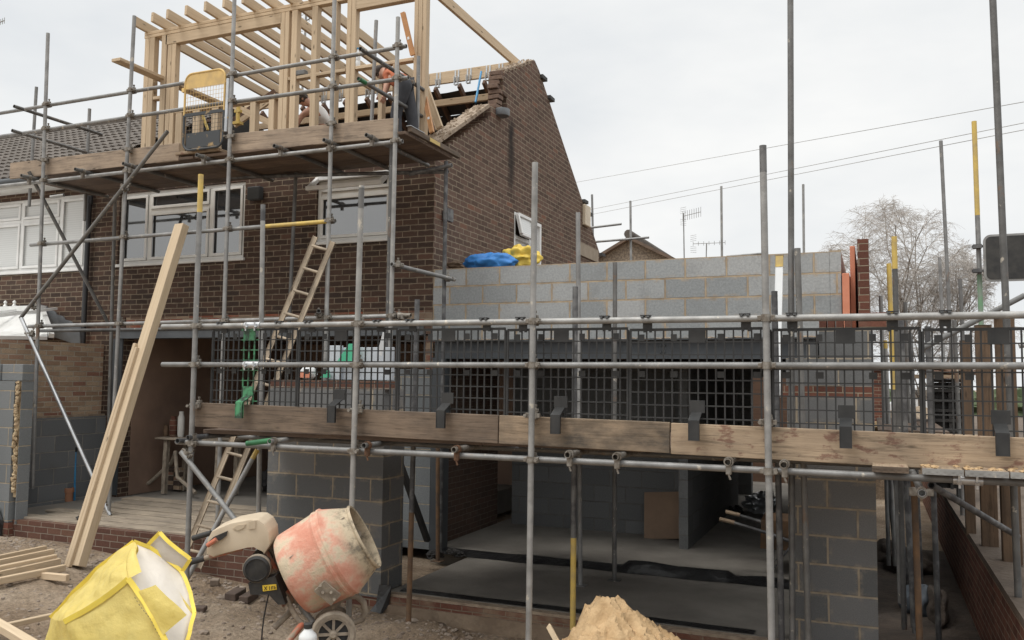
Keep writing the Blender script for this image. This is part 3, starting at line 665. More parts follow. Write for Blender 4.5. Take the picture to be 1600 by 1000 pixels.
plf = thing('block_pier', (-5.2, EX, -2.35), 'wide grey block pier behind the cement mixer', 'pier')
put('lower_blocks', MB().box(-5.90, -4.49, EX, EX+.11, -2.15, -.112), M['block_pier'], plf)
put('return_leaf', MB().box(-4.80, -4.495, EX+.112, EX+.42, -2.15, -.112), M['block_pier'], plf)
put('brick_course', MB().box(-5.90, -4.42, EX+.002, EX+.11, -.108, -.028), M['brick_step'], plf)
put('base_course', MB().box(-5.90, -4.46, EX-.004, EX+.11, -2.24, -2.152), M['brick_red'], plf)
put('footing', MB().box(-5.90, -4.44, EX-.02, EX+.11, -2.7, -2.242), M['concrete_dirty'], plf)
dpc = MB(); dpc.poly([(-4.5, EX-.01, -2.02), (-4.36, EX-.01, -2.02), (-4.38, EX-.03, -2.2), (-4.46, EX-.10, -2.34), (-4.62, EX-.12, -2.36), (-4.52, EX-.03, -2.2)], (0, .012, 0))
tag(put('plastic_flap', dpc, M['polythene']), 'black plastic damp proof flap hanging at the pier foot', 'plastic sheet')
# ------------------------------------------------------------------ inside the right opening
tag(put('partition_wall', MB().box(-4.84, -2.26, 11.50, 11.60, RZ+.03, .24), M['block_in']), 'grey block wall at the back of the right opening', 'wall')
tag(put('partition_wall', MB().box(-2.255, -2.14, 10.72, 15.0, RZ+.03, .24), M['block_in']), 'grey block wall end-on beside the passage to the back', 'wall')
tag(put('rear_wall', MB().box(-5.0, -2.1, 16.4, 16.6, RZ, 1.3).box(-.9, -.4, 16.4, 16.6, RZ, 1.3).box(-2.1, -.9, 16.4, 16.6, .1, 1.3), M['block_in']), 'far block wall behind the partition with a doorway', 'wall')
tag(put('added_fence', MB().box(-4, -.2, 18.6, 18.7, -2.1, .35), M['timber_roof']), 'brown board fence added to block the sky behind the far doorway', 'fence')  # made-up fence, added to keep bright sky out of the doorway
cj = thing('floor_joists', (-2.7, 12.8, .25), 'dark floor joists and boards above the right opening', 'floor')
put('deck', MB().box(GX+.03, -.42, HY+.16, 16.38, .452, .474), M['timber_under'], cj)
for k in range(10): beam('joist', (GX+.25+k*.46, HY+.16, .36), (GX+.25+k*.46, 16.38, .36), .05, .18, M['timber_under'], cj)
py_ = thing('plywood_sheet', (-2.6, 11.4, RZ+.03), 'brown plywood sheet leaning on the dark block wall', 'plywood')
put('sheet', MB().bar((-2.55, 11.25, RZ+.04), (-2.60, 11.46, RZ+.62), .55, .018, (0, -1, .3)), M['plywood'], py_)
mbr = MB()                                                      # crumpled strip of polythene between the two slabs
prev = None
for k in range(61):
    x = -5.0 + k*.077; yy = 9.39 + .05*noise.noise(Vector((x*1.1, 0, 0))); h = .03+.05*max(0, noise.noise(Vector((x*1.5, 3, 0)))) + (.045 if -2.6 < x < -1.4 else 0)
    row = [mbr.bm.verts.new((x, yy-.14+.05*noise.noise(Vector((x*2, 8, 0))), RZ+.006)), mbr.bm.verts.new((x, yy-.04, RZ+h)), mbr.bm.verts.new((x, yy+.03, RZ+h+.02)), mbr.bm.verts.new((x, yy+.12, RZ+.035))]
    if prev:
        for a in range(3): mbr.bm.faces.new((prev[a], row[a], row[a+1], prev[a+1]))
    prev = row
tag(put('polythene_strip', mbr, M['polythene'], smooth=True), 'crumpled black polythene strip across the dark concrete floor', 'plastic sheet')
mbr = MB(); prev = None
for k in range(41):
    x = -4.35 + k*.085; yy = EX+.2 + .03*noise.noise(Vector((x*2.1, 4, 0)))
    h = .015 + .03*max(0, noise.noise(Vector((x*3, 3, 2))))
    row = [mbr.bm.verts.new((x, yy-.07, RZ+.004)), mbr.bm.verts.new((x, yy, RZ+h)), mbr.bm.verts.new((x, yy+.06, RZ+.005))]
    if prev:
        for a in range(2): mbr.bm.faces.new((prev[a], row[a], row[a+1], prev[a+1]))
    prev = row
tag(put('polythene_strip', mbr, M['polythene'], smooth=True), 'thin black polythene edge on the slab just inside the right opening', 'plastic sheet')
for n_, (x, y, r_) in enumerate(((-4.78, 9.05, .10), (-4.55, 9.2, .08), (-4.68, 9.3, .07))):
    tag(put('rubble_heap', MB().blob((x, y, RZ+.04), (r_, r_*.8, r_*.5), n_+3, .6, 2.4, 3), M['felt'], smooth=False), ['largest dark rubble lump by the foot of the steel column', 'dark rubble lump right of the steel column foot', 'small dark rubble lump against the inside brick wall'][n_], 'rubble', 'rubble by the steel column')

# ------------------------------------------------------------------ left boundary: brick wall, block facing, cavity stub, conservatory
lw = thing('boundary_wall', (-10.6, 8.4, -1.8), 'old stock brick boundary wall with grey blocks along its foot', 'wall')
put('brickwork', MB().box(-10.85, -10.62, 6.2, HY-.003, -2.2, .46), M['brick_stock'], lw)
put('block_facing', MB().box(-10.615, -10.51, 7.6, HY-.006, -2.1, -.60).box(-10.615, -10.51, 9.1, HY-.006, -.599, -.60+.002), M['block_low'], lw)
put('mortar_bed', MB().box(-10.62, -10.53, 8.0, HY-.01, -.599, -.57), M['mortar'], lw)
cs = thing('cavity_wall', (-9.8, EX, -1.9), 'stub of grey block cavity wall with crumbly mortar between leaves', 'wall')
p0 = PY(25, 700, EX).x; p1 = PY(31, 700, EX).x; p2 = PY(48, 700, EX+.14).x
put('outer_leaf', MB().box(-10.5, p0, EX-.06, EX+.05, -1.8, -.085), M['block_stub'], cs)
put('inner_leaf', MB().box(p1, p2, EX-.02, EX+.14, -1.82, -.085), M['block_stub'], cs)
fm = MB()
fm.box(p0+.002, p1-.002, EX-.01, EX+.08, -1.5, -.09)
for k in range(46):
    zz = lerp(-1.4, -.10, k/45); fm.blob(((p0+p1)/2+random.uniform(-.016, .016), EX-.035+random.uniform(-.02, .02), zz), (.014+random.uniform(0, .012), .025, .02+random.uniform(0, .025)), k, .7, 2.5, 2)
put('cavity_fill', fm, M['foam'], cs, smooth=True)
put('top_block', MB().box(PY(8, 590, EX).x-.02, p2+.01, EX-.03, EX+.13, -.08, .125, .006), M['block_stub'], cs)
put('top_block', MB().box(-10.5, PY(8, 590, EX).x-.03, EX-.05, EX+.1, -.08, .125, .006), M['block_stub'], cs)
put('base_brick', MB().box(-10.5, p0+.02, EX-.07, EX+.06, -2.2, -1.805), M['brick_red'], cs)
bb = MB(); bb.blob((-9.86, EX-.1, -1.88), (.07, .06, .22), 4, .4, 2, 3)
tag(put('polythene_roll', bb, M['polythene'], smooth=True), 'black plastic bundle pushed against the foot of the wall stub', 'plastic sheet')
cv = thing('conservatory', (-13, HY, .4), 'white conservatory roof behind the old brick wall', 'conservatory')
cv_r = MB().poly([(-16, 6.6, .42), (-16, HY-.02, .95), (-11.9, HY-.02, .95), (-10.95, 8.7, .50), (-10.95, 6.6, .42)], (0, 0, .05)); put('roof', cv_r, M['upvc'], cv)
rbars = MB()
for k in range(6): rbars.bar((-15.6+k*.8, 6.7, .50), (-15.6+k*.8, HY-.05, 1.02), .05, .04)
rbars.bar((-16, HY-.08, 1.03), (-11.85, HY-.08, 1.03), .12, .08); rbars.bar((-11.9, HY-.06, 1.01), (-10.93, 8.75, .56), .07, .06)
put('roof_bar', rbars, M['upvc'], cv)
fin = MB()
for px in (8, 22): p = PY(px, 482, HY-.1); fin.lathe([(.02, 0), (.035, .03), (.015, .06), (.03, .09), (.005, .12)], Matrix.Translation((p.x, HY-.1, 1.05)), 10)
put('ridge_finial', fin, M['upvc'], cv, smooth=True)
ld = MB(); a = PY(62, 476, HY-.02); e = PY(126, 532, HY-.02); pts = []
for k in range(6):
    t = k/5; pts += [(lerp(a.x, e.x, t)+.02, HY-.012, lerp(a.z, e.z+.16, t)), (lerp(a.x, e.x, min(1, t+.2))-.02, HY-.012, lerp(a.z, e.z+.16, t)-.03)]
ld.poly(pts + [(e.x, HY-.012, .44), (a.x+.2, HY-.012, .62), (a.x-.05, HY-.012, .92)], (0, -.015, 0)); put('lead_flashing', ld, M['lead'], cv)

# ------------------------------------------------------------------ couplers (one mesh, shared)
def coupler_mesh():
    mb = MB(); I = Matrix.Identity(4)
    RX = Matrix.Rotation(math.pi/2, 4, 'Y')
    mb.lathe([(.0275, -.025), (.034, -.025), (.034, .025), (.0275, .025)], I, 14, False)
    mb.lathe([(.0275, -.025), (.034, -.025), (.034, .025), (.0275, .025)], Matrix.Translation((0, .052, 0)) @ RX, 14, False)
    mb.box(.030, .062, -.014, .014, -.02, .02, .003); mb.box(-.058, -.030, -.016, .012, -.017, .017, .003)
    mb.tube([(.052, -.05, 0), (.052, .03, 0)], .0075, 8); mb.tube([(.052, -.05, 0), (.052, -.032, 0)], .014, 6)
    mb.box(-.022, .022, .036, .068, .028, .052, .003); mb.tube([(.0, .052, .03), (0, .052, .085)], .007, 8); mb.tube([(.0, .052, .068), (0, .052, .086)], .013, 6)
    bm = mb.bm; bmesh.ops.recalc_face_normals(bm, faces=bm.faces); me = bpy.data.meshes.new('coupler'); bm.to_mesh(me); bm.free()
    me.materials.append(M['coupler']); return me
CM = coupler_mesh()
def coupler(p, parent, zrot=0.0, flip=1, tilt=0.0):
    """at p on an upright tube; the second collar grips the level tube behind it"""
    o = bpy.data.objects.new('coupler', CM)
    return place(o, parent, Matrix.Translation(Vector(p)) @ Matrix.Rotation(zrot, 4, 'Z') @ Matrix.Rotation(tilt, 4, 'Y') @ Matrix.Diagonal((flip, 1, 1, 1)))
def X_at(px, py, Y): return PY(px, py, Y).x
def upright(parent, t, b, Y, zend=None, mat='galv', name='standard', label=None):
    a = PY(*t, Y); c = PY(*b, Y)
    if zend is not None: c = a + (c-a)*((zend-a.z)/(c.z-a.z))
    o = pipe(name, a, c, M[mat], parent)
    if label: o['label'] = label
    return o
def level(parent, a, b, Y, mat='galv', name='ledger', label=None):
    o = pipe(name, PY(*a, Y), PY(*b, Y), M[mat], parent)
    if label: o['label'] = label
    return o
def tip(parent_tube, a, b, mat, r=.0248):
    """a painted length at the end of a tube"""
    return put('paint_band', MB().tube([a, b], r, 14), M[mat], parent_tube, smooth=True)
def splice(parent, p, d):
    d = Vector(d).normalized(); p = Vector(p)
    mb = MB().tube([p-d*.085, p+d*.085], .033, 14)
    for k in (-.05, .05): mb.tube([p+d*k+Vector((0, -.03, -.012)), p+d*k+Vector((0, -.055, -.02))], .014, 6); mb.tube([p+d*k+Vector((0, -.045, .03)), p+d*k+Vector((0, -.045, -.05))], .008, 6)
    return put('splice_coupler', mb, M['galv_new'], parent, smooth=True)

# ------------------------------------------------------------------ front scaffold
SY, LY = 6.15, 6.202                                            # uprights, ledgers
fs = thing('scaffold', (-2.4, SY, -2.3), 'low front scaffold of grey tubes with two guard rails and one platform', 'scaffold')
st_ = [((314, 273), (293, 860), -2.16), ((565, 290), (550, 790), -2.25), ((836, 254), (826, 1000), -2.33), ((1192, 228), (1205, 960), -2.33)]
tops = ['yellow_top', None, None, None]
SX = []
for k, (t, b, ze) in enumerate(st_):
    o = upright(fs, t, b, SY, ze)
    a, c = PY(*t, SY), PY(*b, SY); d = (c-a).normalized(); SX.append((a, d))
    if k == 0: tip(o, a-d*.002, a+d*.36, 'paint_yellow'); o['label'] = 'yellow topped upright at the left end'
    if k == 3: tip(o, a-d*.002, a+d*.19, 'tube_black')
    if k == 1: tip(o, a+d*.02, a+d*.20, 'galv_dark', .0246)
upright(fs, (1550, -30), (1572, 484), 7.1, -2.3, 'galv_dark', label='tall upright at the far right')
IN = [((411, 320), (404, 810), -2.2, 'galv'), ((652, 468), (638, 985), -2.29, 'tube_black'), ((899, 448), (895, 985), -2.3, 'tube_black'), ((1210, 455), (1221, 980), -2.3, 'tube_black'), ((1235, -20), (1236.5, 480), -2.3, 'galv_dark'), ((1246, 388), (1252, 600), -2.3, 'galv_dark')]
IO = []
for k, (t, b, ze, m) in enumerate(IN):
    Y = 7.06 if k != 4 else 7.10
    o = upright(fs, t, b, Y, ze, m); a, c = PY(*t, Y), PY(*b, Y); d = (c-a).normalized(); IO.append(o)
    if k == 0: tip(o, a-d*.002, a+d*.17, 'tube_black')
    if k == 2: tip(o, a+d*((PY(895, 840, Y)-a).length), a+d*((PY(895, 984, Y)-a).length), 'paint_yellow'); o['label'] = 'inner upright painted yellow near its foot'
    if k == 1: tip(o, a+d*((PY(640, 800, Y)-a).length), a+d*((PY(638, 980, Y)-a).length), 'tube_rust'); o['label'] = 'inner upright with rusty yellow foot on a sole board'
XR = 1.75
def along(a, b, Y, xend):                                        # continue a level tube past the picture's edge
    p, q = PY(*a, Y), PY(*b, Y); return p, p+(q-p)*((xend-p.x)/(q.x-p.x))
R1 = along((254, 510.5), (1200, 497.5), LY, XR); R2 = along((254, 569.6), (1200, 571.1), LY, XR); L1 = along((276, 690.5), (1300, 740), LY, XR)
pipe('guard_rail', *R1, M['galv'], fs); pipe('guard_rail', *R2, M['galv'], fs); pipe('ledger', *L1, M['galv'], fs)
pipe('ledger', L1[0]+Vector((0, .855, 0)), L1[1]+Vector((0, .855, 0)), M['galv_dark'], fs)
for r_ in (R1, R2):
    p = PY(396, 508, LY); t = (p.x-r_[0].x)/(r_[1].x-r_[0].x); splice(fs, r_[0]+(r_[1]-r_[0])*t, r_[1]-r_[0])
p = PY(1512, 750, LY); splice(fs, (p.x, LY, L1[0].z+(L1[1].z-L1[0].z)*((p.x-L1[0].x)/(L1[1].x-L1[0].x))), (1, 0, 0))
for a, d in SX:
    for r_ in (R1, R2, L1):
        zz = r_[0].z+(r_[1].z-r_[0].z)*((a.x-r_[0].x)/(r_[1].x-r_[0].x)); q = a+d*((zz-a.z)/d.z)
        coupler(q, fs)
    q = a+d*((-.285-a.z)/d.z); coupler(q+Vector((0, .03, .01)), fs, 0, -1)          # toe board clip
# transoms: short tubes across, their ends over the ledger
def on_led(px): 
    x = X_at(px, 710, LY-.12); return x, L1[0].z+(L1[1].z-L1[0].z)*((x-L1[0].x)/(L1[1].x-L1[0].x))
for px, m, ov in ((290, 'tube_black', .10), (418, 'galv', .10), (566, 'galv_dark', .1), (707, 'coupler', .1), (885, 'coupler', .1), (960, 'coupler', .1), (1136, 'coupler', .1), (1224, 'coupler', .11)):
    x, z = on_led(px); z += .053
    o = pipe('transom', (x, LY-ov, z), (x, 7.32, z), M[m], fs)
    coupler((x, LY-.0, z-.053), fs, math.pi/2, 1, math.pi/2) if False else put('coupler', MB().lathe([(.0275, -.02), (.034, -.02), (.034, .02), (.0275, .02)], Matrix.Translation((x, LY-.045, z)) @ Matrix.Rotation(math.pi/2, 4, 'X'), 14, False).box(x-.02, x+.02, LY-.06, LY-.03, z-.09, z-.03, .003).tube([(x-.012, LY-.05, z-.06), (x+.012, LY-.05, z-.125)], .008, 6), M['bolt_rust' if px in (707, 566) else 'coupler'], fs, smooth=True)
# green level stub on the ledger, bottom right ring
o = level(fs, (386, 693), (425, 688), LY-.07, 'paint_green', 'stub_tube'); o['label'] = 'short green stub tube'
o = pipe('stub_tube', PY(277, 689, 6.10), PY(312, 688, 6.45), M['tube_black'], fs)
x, z = on_led(1440); pipe('transom', (x, LY-.07, z-.09), (x, 7.6, z-.09), M['galv'], fs)
put('coupler', MB().lathe([(.0275, -.03), (.036, -.03), (.036, .03), (.0275, .03)], Matrix.Translation((x, LY-.03, z-.09)) @ Matrix.Rotation(math.pi/2, 4, 'X'), 14, False).box(x-.075, x-.03, LY-.05, LY-.01, z-.115, z-.06, .004).box(x+.03, x+.07, LY-.05, LY-.01, z-.11, z-.065, .004), M['coupler'], fs, smooth=True)
# raking braces at the left end
o = pipe('brace', PY(283, 706, 6.08), PY(372, 818, 6.10), M['galv'], fs); coupler(PY(292, 708, 6.10), fs, .2, 1, .6)
o = pipe('brace', PY(402, 703, 6.98), PY(288, 912, 6.45), M['galv'], fs); a, b = PY(402, 703, 6.98), PY(288, 912, 6.45); d = (b-a).normalized(); tip(o, a-d*.002, a+d*.10, 'paint_yellow'); o['label'] = 'raking brace with yellow end'
o = pipe('brace', PY(1455, 758, 6.5), PY(1590, 838, 8.3), M['tube_black'], fs)
put('base_plate', MB().box(-4.075, -3.925, 6.985, 7.135, -2.296, -2.288), M['tube_rust'], fs)
sb = PZ(640, 987, -2.31)
tag(beam('sole_board', (sb.x-.42, sb.y-.34, -2.315), (sb.x+.22, sb.y+.30, -2.315), .225, .038, M['timber_old']), 'weathered sole board on the soil under the rusty upright', 'board')
# short tube out from the tall inner group at upper left
o = pipe('tie_tube', PY(612, 413, 7.95), PY(712, 437, 9.05), M['galv'], fs) if False else None

# deck boards of the front scaffold
zt = lambda x: L1[0].z+(L1[1].z-L1[0].z)*((x-L1[0].x)/(L1[1].x-L1[0].x))+.053+.0242+.020
for r_ in range(12):
    for (xa, xb_) in (((-5.85, -2.95), (-2.93, .06)) if r_ < 4 else ((-4.36, -2.47), (-2.45, -.70))):
        y = 6.46+r_*.232
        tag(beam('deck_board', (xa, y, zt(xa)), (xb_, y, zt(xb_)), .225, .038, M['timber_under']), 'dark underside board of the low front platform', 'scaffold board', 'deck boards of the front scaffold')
# boards end-on at the right
for k, (pa, pb, lab) in enumerate((((1362, 737), (1421, 739), 'short tan scaffold board end alone on the ledger right of the block pier'), ((1441, 741), (1507, 746), 'board end with zinc band, left of the banded three'), ((1508, 742), (1578, 750), 'board end with zinc band, in the middle of the banded three'), ((1579, 745), (1650, 754), 'board end with zinc band at the right edge'))):
    a, b = PY(*pa, 6.0), PY(*pb, 6.0); x = (a.x+b.x)/2; z = zt(x)-.035
    t = thing('deck_board', (x, 6.0, z), lab, 'scaffold board', 'board ends over the right end of the ledger')
    w = b.x-a.x-.008
    beam('plank', (x, 6.02, z), (x, 9.9, z+.02), w, .038, M['timber_tan'], t)
    bd = MB().box(x-w/2-.002, x+w/2+.002, 6.012, 6.03, z-.021, z+.017)
    for q in range(10): bd.box(x-w/2+w*(q+.3)/10, x-w/2+w*(q+.7)/10, 6.009, 6.012, z-.014+.012*(q % 2), z-.006+.012*(q % 2))
    put('end_band', bd, M['galv'] if k else M['timber_old'], t)
    if k: 
        cr = MB()
        for q in range(12): cr.blob((x+random.uniform(-w/2, w/2), 6.03+random.uniform(0, .2), z+.022), (.02, .03, .008), q+k*20, .5, 2, 1)
        put('mortar_crumbs', cr, M['sand'], t)
# toe boards
TB = 6.245
def toe(pa, pb, m, lab, dz=0):
    xa, xb_ = X_at(pa, 660, TB), X_at(pb, 660, TB)
    zc = lambda x: -.398+dz+(x+2.45)*(-.012)
    tag(beam('toe_board', (xa, TB, zc(xa)), (xb_, TB, zc(xb_)), .036, .225, M[m], up=(0, 0, 1)), lab, 'scaffold board', 'toe boards along the front scaffold')
toe(303, 779.5, 'timber_old', 'grey brown toe board splashed with mortar at the left of the front scaffold')
toe(781, 1047, 'timber_burn', 'tan toe board with a dark smear in the middle of the front scaffold')
toe(1049, 1760, 'timber_tan', 'tan toe board spotted with red brown marks at the right of the front scaffold', -.004)

# ------------------------------------------------------------------ mesh brick guards
def guard(x0, x1, cpx, lab, green=False, tiltz=0.0):
    GY = 6.262
    z1, z0 = .392-.012*(x0+2.4), -.352-.012*(x0+2.4)
    t = thing('brick_guard', ((x0+x1)/2, GY, z0), lab, 'brick guard', 'black mesh guards along the front scaffold')
    g = MB(); nv = 16; w = x1-x0
    xs_ = [x0+w*k/nv for k in range(nv+1)]; xc = X_at(cpx, 640, GY)
    gm = MB()
    for k, x in enumerate(xs_):
        r_ = .010 if k in (0, nv) else .0052
        mb = gm if green and abs(x-xc) < .10 else g
        mb.bar((x, GY, z0), (x, GY, z1-.01), r_*2, r_*2)
    zz = [z0+(z1-z0)*k/8 for k in range(9)]
    for k, z in enumerate(zz):
        h = .010 if k in (0, 8) else .0046; Yk = GY-.003
        if green: g.bar((x0, Yk, z), (xc-.10, Yk, z), .008, h*2); g.bar((xc+.10, Yk, z), (x1, Yk, z), .008, h*2); gm.bar((xc-.10, Yk, z), (xc+.10, Yk, z), .008, h*2)
        else: g.bar((x0, Yk, z), (x1, Yk, z), .008, h*2)
    # solid plates at the head, at mid height and over the toe board
    tgt = gm if green else g
    tgt.box(xc-.062, xc+.062, GY-.012, GY-.008, z1-.10, z1-.005, .001)
    for dx in (-.17, .17, -w/2+.09, w/2-.09):
        xx = xc+dx if abs(dx) < .2 else (x0+x1)/2+dx
        if x0 < xx < x1: g.box(xx-.026, xx+.026, GY-.012, GY-.008, .03, .075); g.box(xx-.022, xx+.022, GY-.012, GY-.008, z1-.085, z1-.035)
    put('mesh_grid', g, M['plastic_black'], t)
    if green: put('sprayed_strip', gm, M['plastic_green'], t)
    cl = MB(); cl.box(xc-.055, xc+.055, GY-.016, GY-.010, z0+.135, z0+.225, .001)
    za = z0+.14
    cl.poly([(xc-.045, GY-.014, za), (xc-.045, TB-.105, za-.055), (xc-.045, TB-.105, za-.195), (xc-.045, TB-.098, za-.195), (xc-.045, TB-.098, za-.06), (xc-.045, GY-.008, za-.006)], (.078, 0, 0))
    for s_ in (-.045, .029): cl.box(xc+s_, xc+s_+.004, TB-.108, TB-.085, za-.195, za-.06)
    cl.box(xc-.045, xc+.033, TB-.112, TB-.085, za-.199, za-.195)
    put('toe_clip', cl, M['plastic_green' if green else 'plastic_black'], t)
    for dx in (.135, w-.165):
        xx = x0+dx; zr = R1[0].z+(R1[1].z-R1[0].z)*((xx-R1[0].x)/(R1[1].x-R1[0].x)); h = MB()
        pr_ = [(GY, z1-.02), (GY, zr-.02), (LY+.034, zr+.01), (LY+.022, zr+.032), (LY-.02, zr+.034), (LY-.034, zr+.02)]
        inn = [(GY-.010, z1-.02), (GY-.010, zr-.018), (LY+.028, zr+.008), (LY+.019, zr+.027), (LY-.018, zr+.028), (LY-.028, zr+.018)]
        for sx in (-.032, .012):
            h.poly([(xx+sx, a, b) for a, b in pr_] + [(xx+sx, a, b) for a, b in inn[::-1]], (.020, 0, 0))
        h.box(xx-.038, xx+.038, LY-.025, LY+.02, zr+.029, zr+.037)
        h.box(xx-.035, xx+.035, GY-.012, GY-.002, zr-.065, zr-.015)
        put('hook', h, M['plastic_black'], t)
ED = (330, 465, 621, 791, 983, 1206, 1441, 1700); CE = (388, 531, 700, 877, 1090, 1323, 1563)
LAB = ['mesh brick guard with a green sprayed strip, at the left end of the front scaffold', 'black mesh brick guard with the ladder passing behind it', 'black mesh brick guard below the corner of the brick house', 'black mesh brick guard hung behind the middle upright', 'black mesh brick guard before the dark opening, just left of the bare right upright', 'black mesh brick guard in front of the right block pier', 'black mesh brick guard in front of the timber posts at the right edge']
for k in range(7):
    guard(X_at(ED[k], 600, 6.262)+.008, X_at(ED[k+1], 600, 6.262)-.008, CE[k], LAB[k], k == 0)

# ------------------------------------------------------------------ high scaffold round the house
us_ = thing('scaffold', (-7.5, 8.5, -1.75), 'tall scaffold with platform at eaves height along the brick house', 'scaffold')
UY, UL = 8.0, 8.052
ST = [((75, 52), (60, 490), -1.5), ((210, 25), (170, 800), -1.72), ((367, -20), (348, 560), -1.74), ((523, -10), (510, 500), -1.72), ((622, 27), (611, 490), -2.09)]
SU = []
for k, (t, b, ze) in enumerate(ST):
    a, c = PY(*t, UY), PY(*b, UY); d = (c-a).normalized(); SU.append((a, d)); upright(us_, t, b, UY, ze, 'galv')
upright(us_, (604, 480), (603, 500), 8.12, None, 'galv_dark') if False else None
pipe('standard', PY(614, 200, 8.1)+Vector((-.06, .08, 0)), PY(604, 640, 8.1)+Vector((-.06, .08, 0)), M['galv_dark'], us_)
IY = 9.12
for t, b, ze, m in (((57, 136), (50, 250), 2.6, 'galv'), ((140, 170), (137, 236), 2.3, 'galv'), ((180, 305), (167, 760), -1.74, 'galv_dark'), ((463, 255), (452, 500), -1.74, 'galv_dark'), ((588, 32), (581, 184), 2.72, 'galv'), ((654, 88), (652, 213), 2.72, 'galv'), ((697, 252), (691, 640), -2.0, 'tube_black')):
    upright(us_, t, b, IY if m != 'tube_black' else 9.0, ze, m)
def lv(a, b, Y, m, nm, xend=None):
    p, q = PY(*a, Y), PY(*b, Y)
    if xend is not None: p = q+(p-q)*((xend-q.x)/(p.x-q.x))
    pipe(nm, p, q, M[m], us_); return p, q
UR = [lv((0, 177), (350, 119.6), UL, 'galv', 'guard_rail', -12.2), lv((352, 120.2), (635, 72), UL, 'galv', 'guard_rail'),
      lv((0, 213.6), (352, 160.5), UL, 'galv', 'guard_rail', -12.2), lv((354, 161), (638, 121.5), UL, 'galv', 'guard_rail'),
      lv((0, 291), (629, 220.5), UL, 'galv', 'ledger', -12.2), lv((48, 383), (524, 345), UL, 'galv', 'ledger'), lv((45, 510), (640, 493), UL, 'galv', 'ledger')]
UR = [UR[0], UR[2], UR[4], UR[5], UR[6], UR[1], UR[3]]
# the painted right end of the middle ledger
o = [c for c in us_.children if c.name.startswith('ledger')][1]; a, b = UR[3]; d = (b-a).normalized(); tip(o, b-d*1.0, b-d*.03, 'paint_yellow'); o['label'] = 'level tube with yellow painted right half'
lv((0, 286), (700, 268), IY-.06, 'tube_black', 'ledger', -12.0); lv((640, 272), (706, 258), 8.95, 'tube_black', 'ledger')
lv((60, 517), (436, 512), 8.7, 'galv_dark', 'ledger')
for a, d in SU:
    for p, q in UR:
        if min(p.x, q.x)-.05 < a.x < max(p.x, q.x)+.05:
            zz = p.z+(q.z-p.z)*((a.x-p.x)/(q.x-p.x)); coupler(a+d*((zz-a.z)/d.z), us_)
for a, d in SU[:4]: coupler(a+d*((2.9-a.z)/d.z), us_, 0, -1)
# transoms under the platform, ends forward of the ledger
ZD = 2.655
for px, py in ((33, 279), (117, 270), (192, 262), (307, 245), (428, 234), (506, 220), (572, 217)):
    p = PY(px, py, UY-.15); z = UR[2][0].z+(UR[2][1].z-UR[2][0].z)*((p.x-UR[2][0].x)/(UR[2][1].x-UR[2][0].x))+.05
    pipe('transom', (p.x, UY-.15, z), (p.x, IY+.15, z+.0), M['galv_dark'], us_)
    put('coupler', MB().lathe([(.0275, -.02), (.035, -.02), (.035, .02), (.0275, .02)], Matrix.Translation((p.x, UY-.03, z)) @ Matrix.Rotation(math.pi/2, 4, 'X'), 12, False).box(p.x-.02, p.x+.02, UY-.05, UY-.01, z-.10, z-.03, .003), M['coupler'], us_, smooth=True)
# returns at both ends
for a, b, ya, m in (((22, 166), (159, 210), 7.9, 'galv_dark'), ((19, 204), (147, 240), 7.9, 'galv_dark'), ((563, 76), (666, 144), 7.9, 'galv_dark'), ((560, 123), (666, 183), 7.9, 'galv_dark')):
    p = PY(*a, ya); q = PX(*b, p.x); pipe('guard_rail', p, (p.x, q.y, p.z+.0), M[m], us_)
    if p.x > -7:
        for yy in (IY-.05,): coupler((p.x, yy, p.z), us_, math.pi/2)
put('paint_band', MB().tube([PY(562, 124, 7.915), PY(562, 124, 7.915)+Vector((0, .12, 0))], .0252, 12), M['paint_green'], us_, smooth=True)
# diagonals
o = pipe('brace', PY(32, 497, 7.93), PY(262, 205, 7.93), M['galv_dark'], us_)
o = pipe('brace', PY(45, 268, 8.02), PY(168, 503, 9.06), M['galv_dark'], us_)
for px, py in ((51, 478), (193, 293)): coupler(PY(px, py, 7.96), us_, 0, 1, .8)
o = pipe('brace', PY(33, 497, 7.75), PY(172, 805, 8.0), M['galv_new'], us_); o['label'] = 'bright new brace down to the boarded floor'
coupler(PY(165, 785, 8.0), us_, .3, 1, .4); coupler(PY(45, 522, 7.78), us_, .2, 1, .3)
o = pipe('tie_tube', PY(612, 413, 7.9), PY(710, 437, 9.0), M['galv'], us_); coupler(PY(622, 414, 7.95), us_, .5); coupler(PY(700, 435, 8.95), us_, .5)
o = pipe('stub_tube', PY(498, 486, 7.9), PY(500, 497, 8.3), M['galv_dark'], us_); coupler(PY(500, 492, 8.0), us_, .9)
o = pipe('stub_tube', PY(622, 492, 8.0), PY(642, 493, 8.0), M['coupler'], us_); coupler(PY(628, 495, 8.0), us_, 1.2)
o = pipe('stub_tube', PY(79, 308, 8.95), PY(100, 305, 9.0), M['galv'], us_)
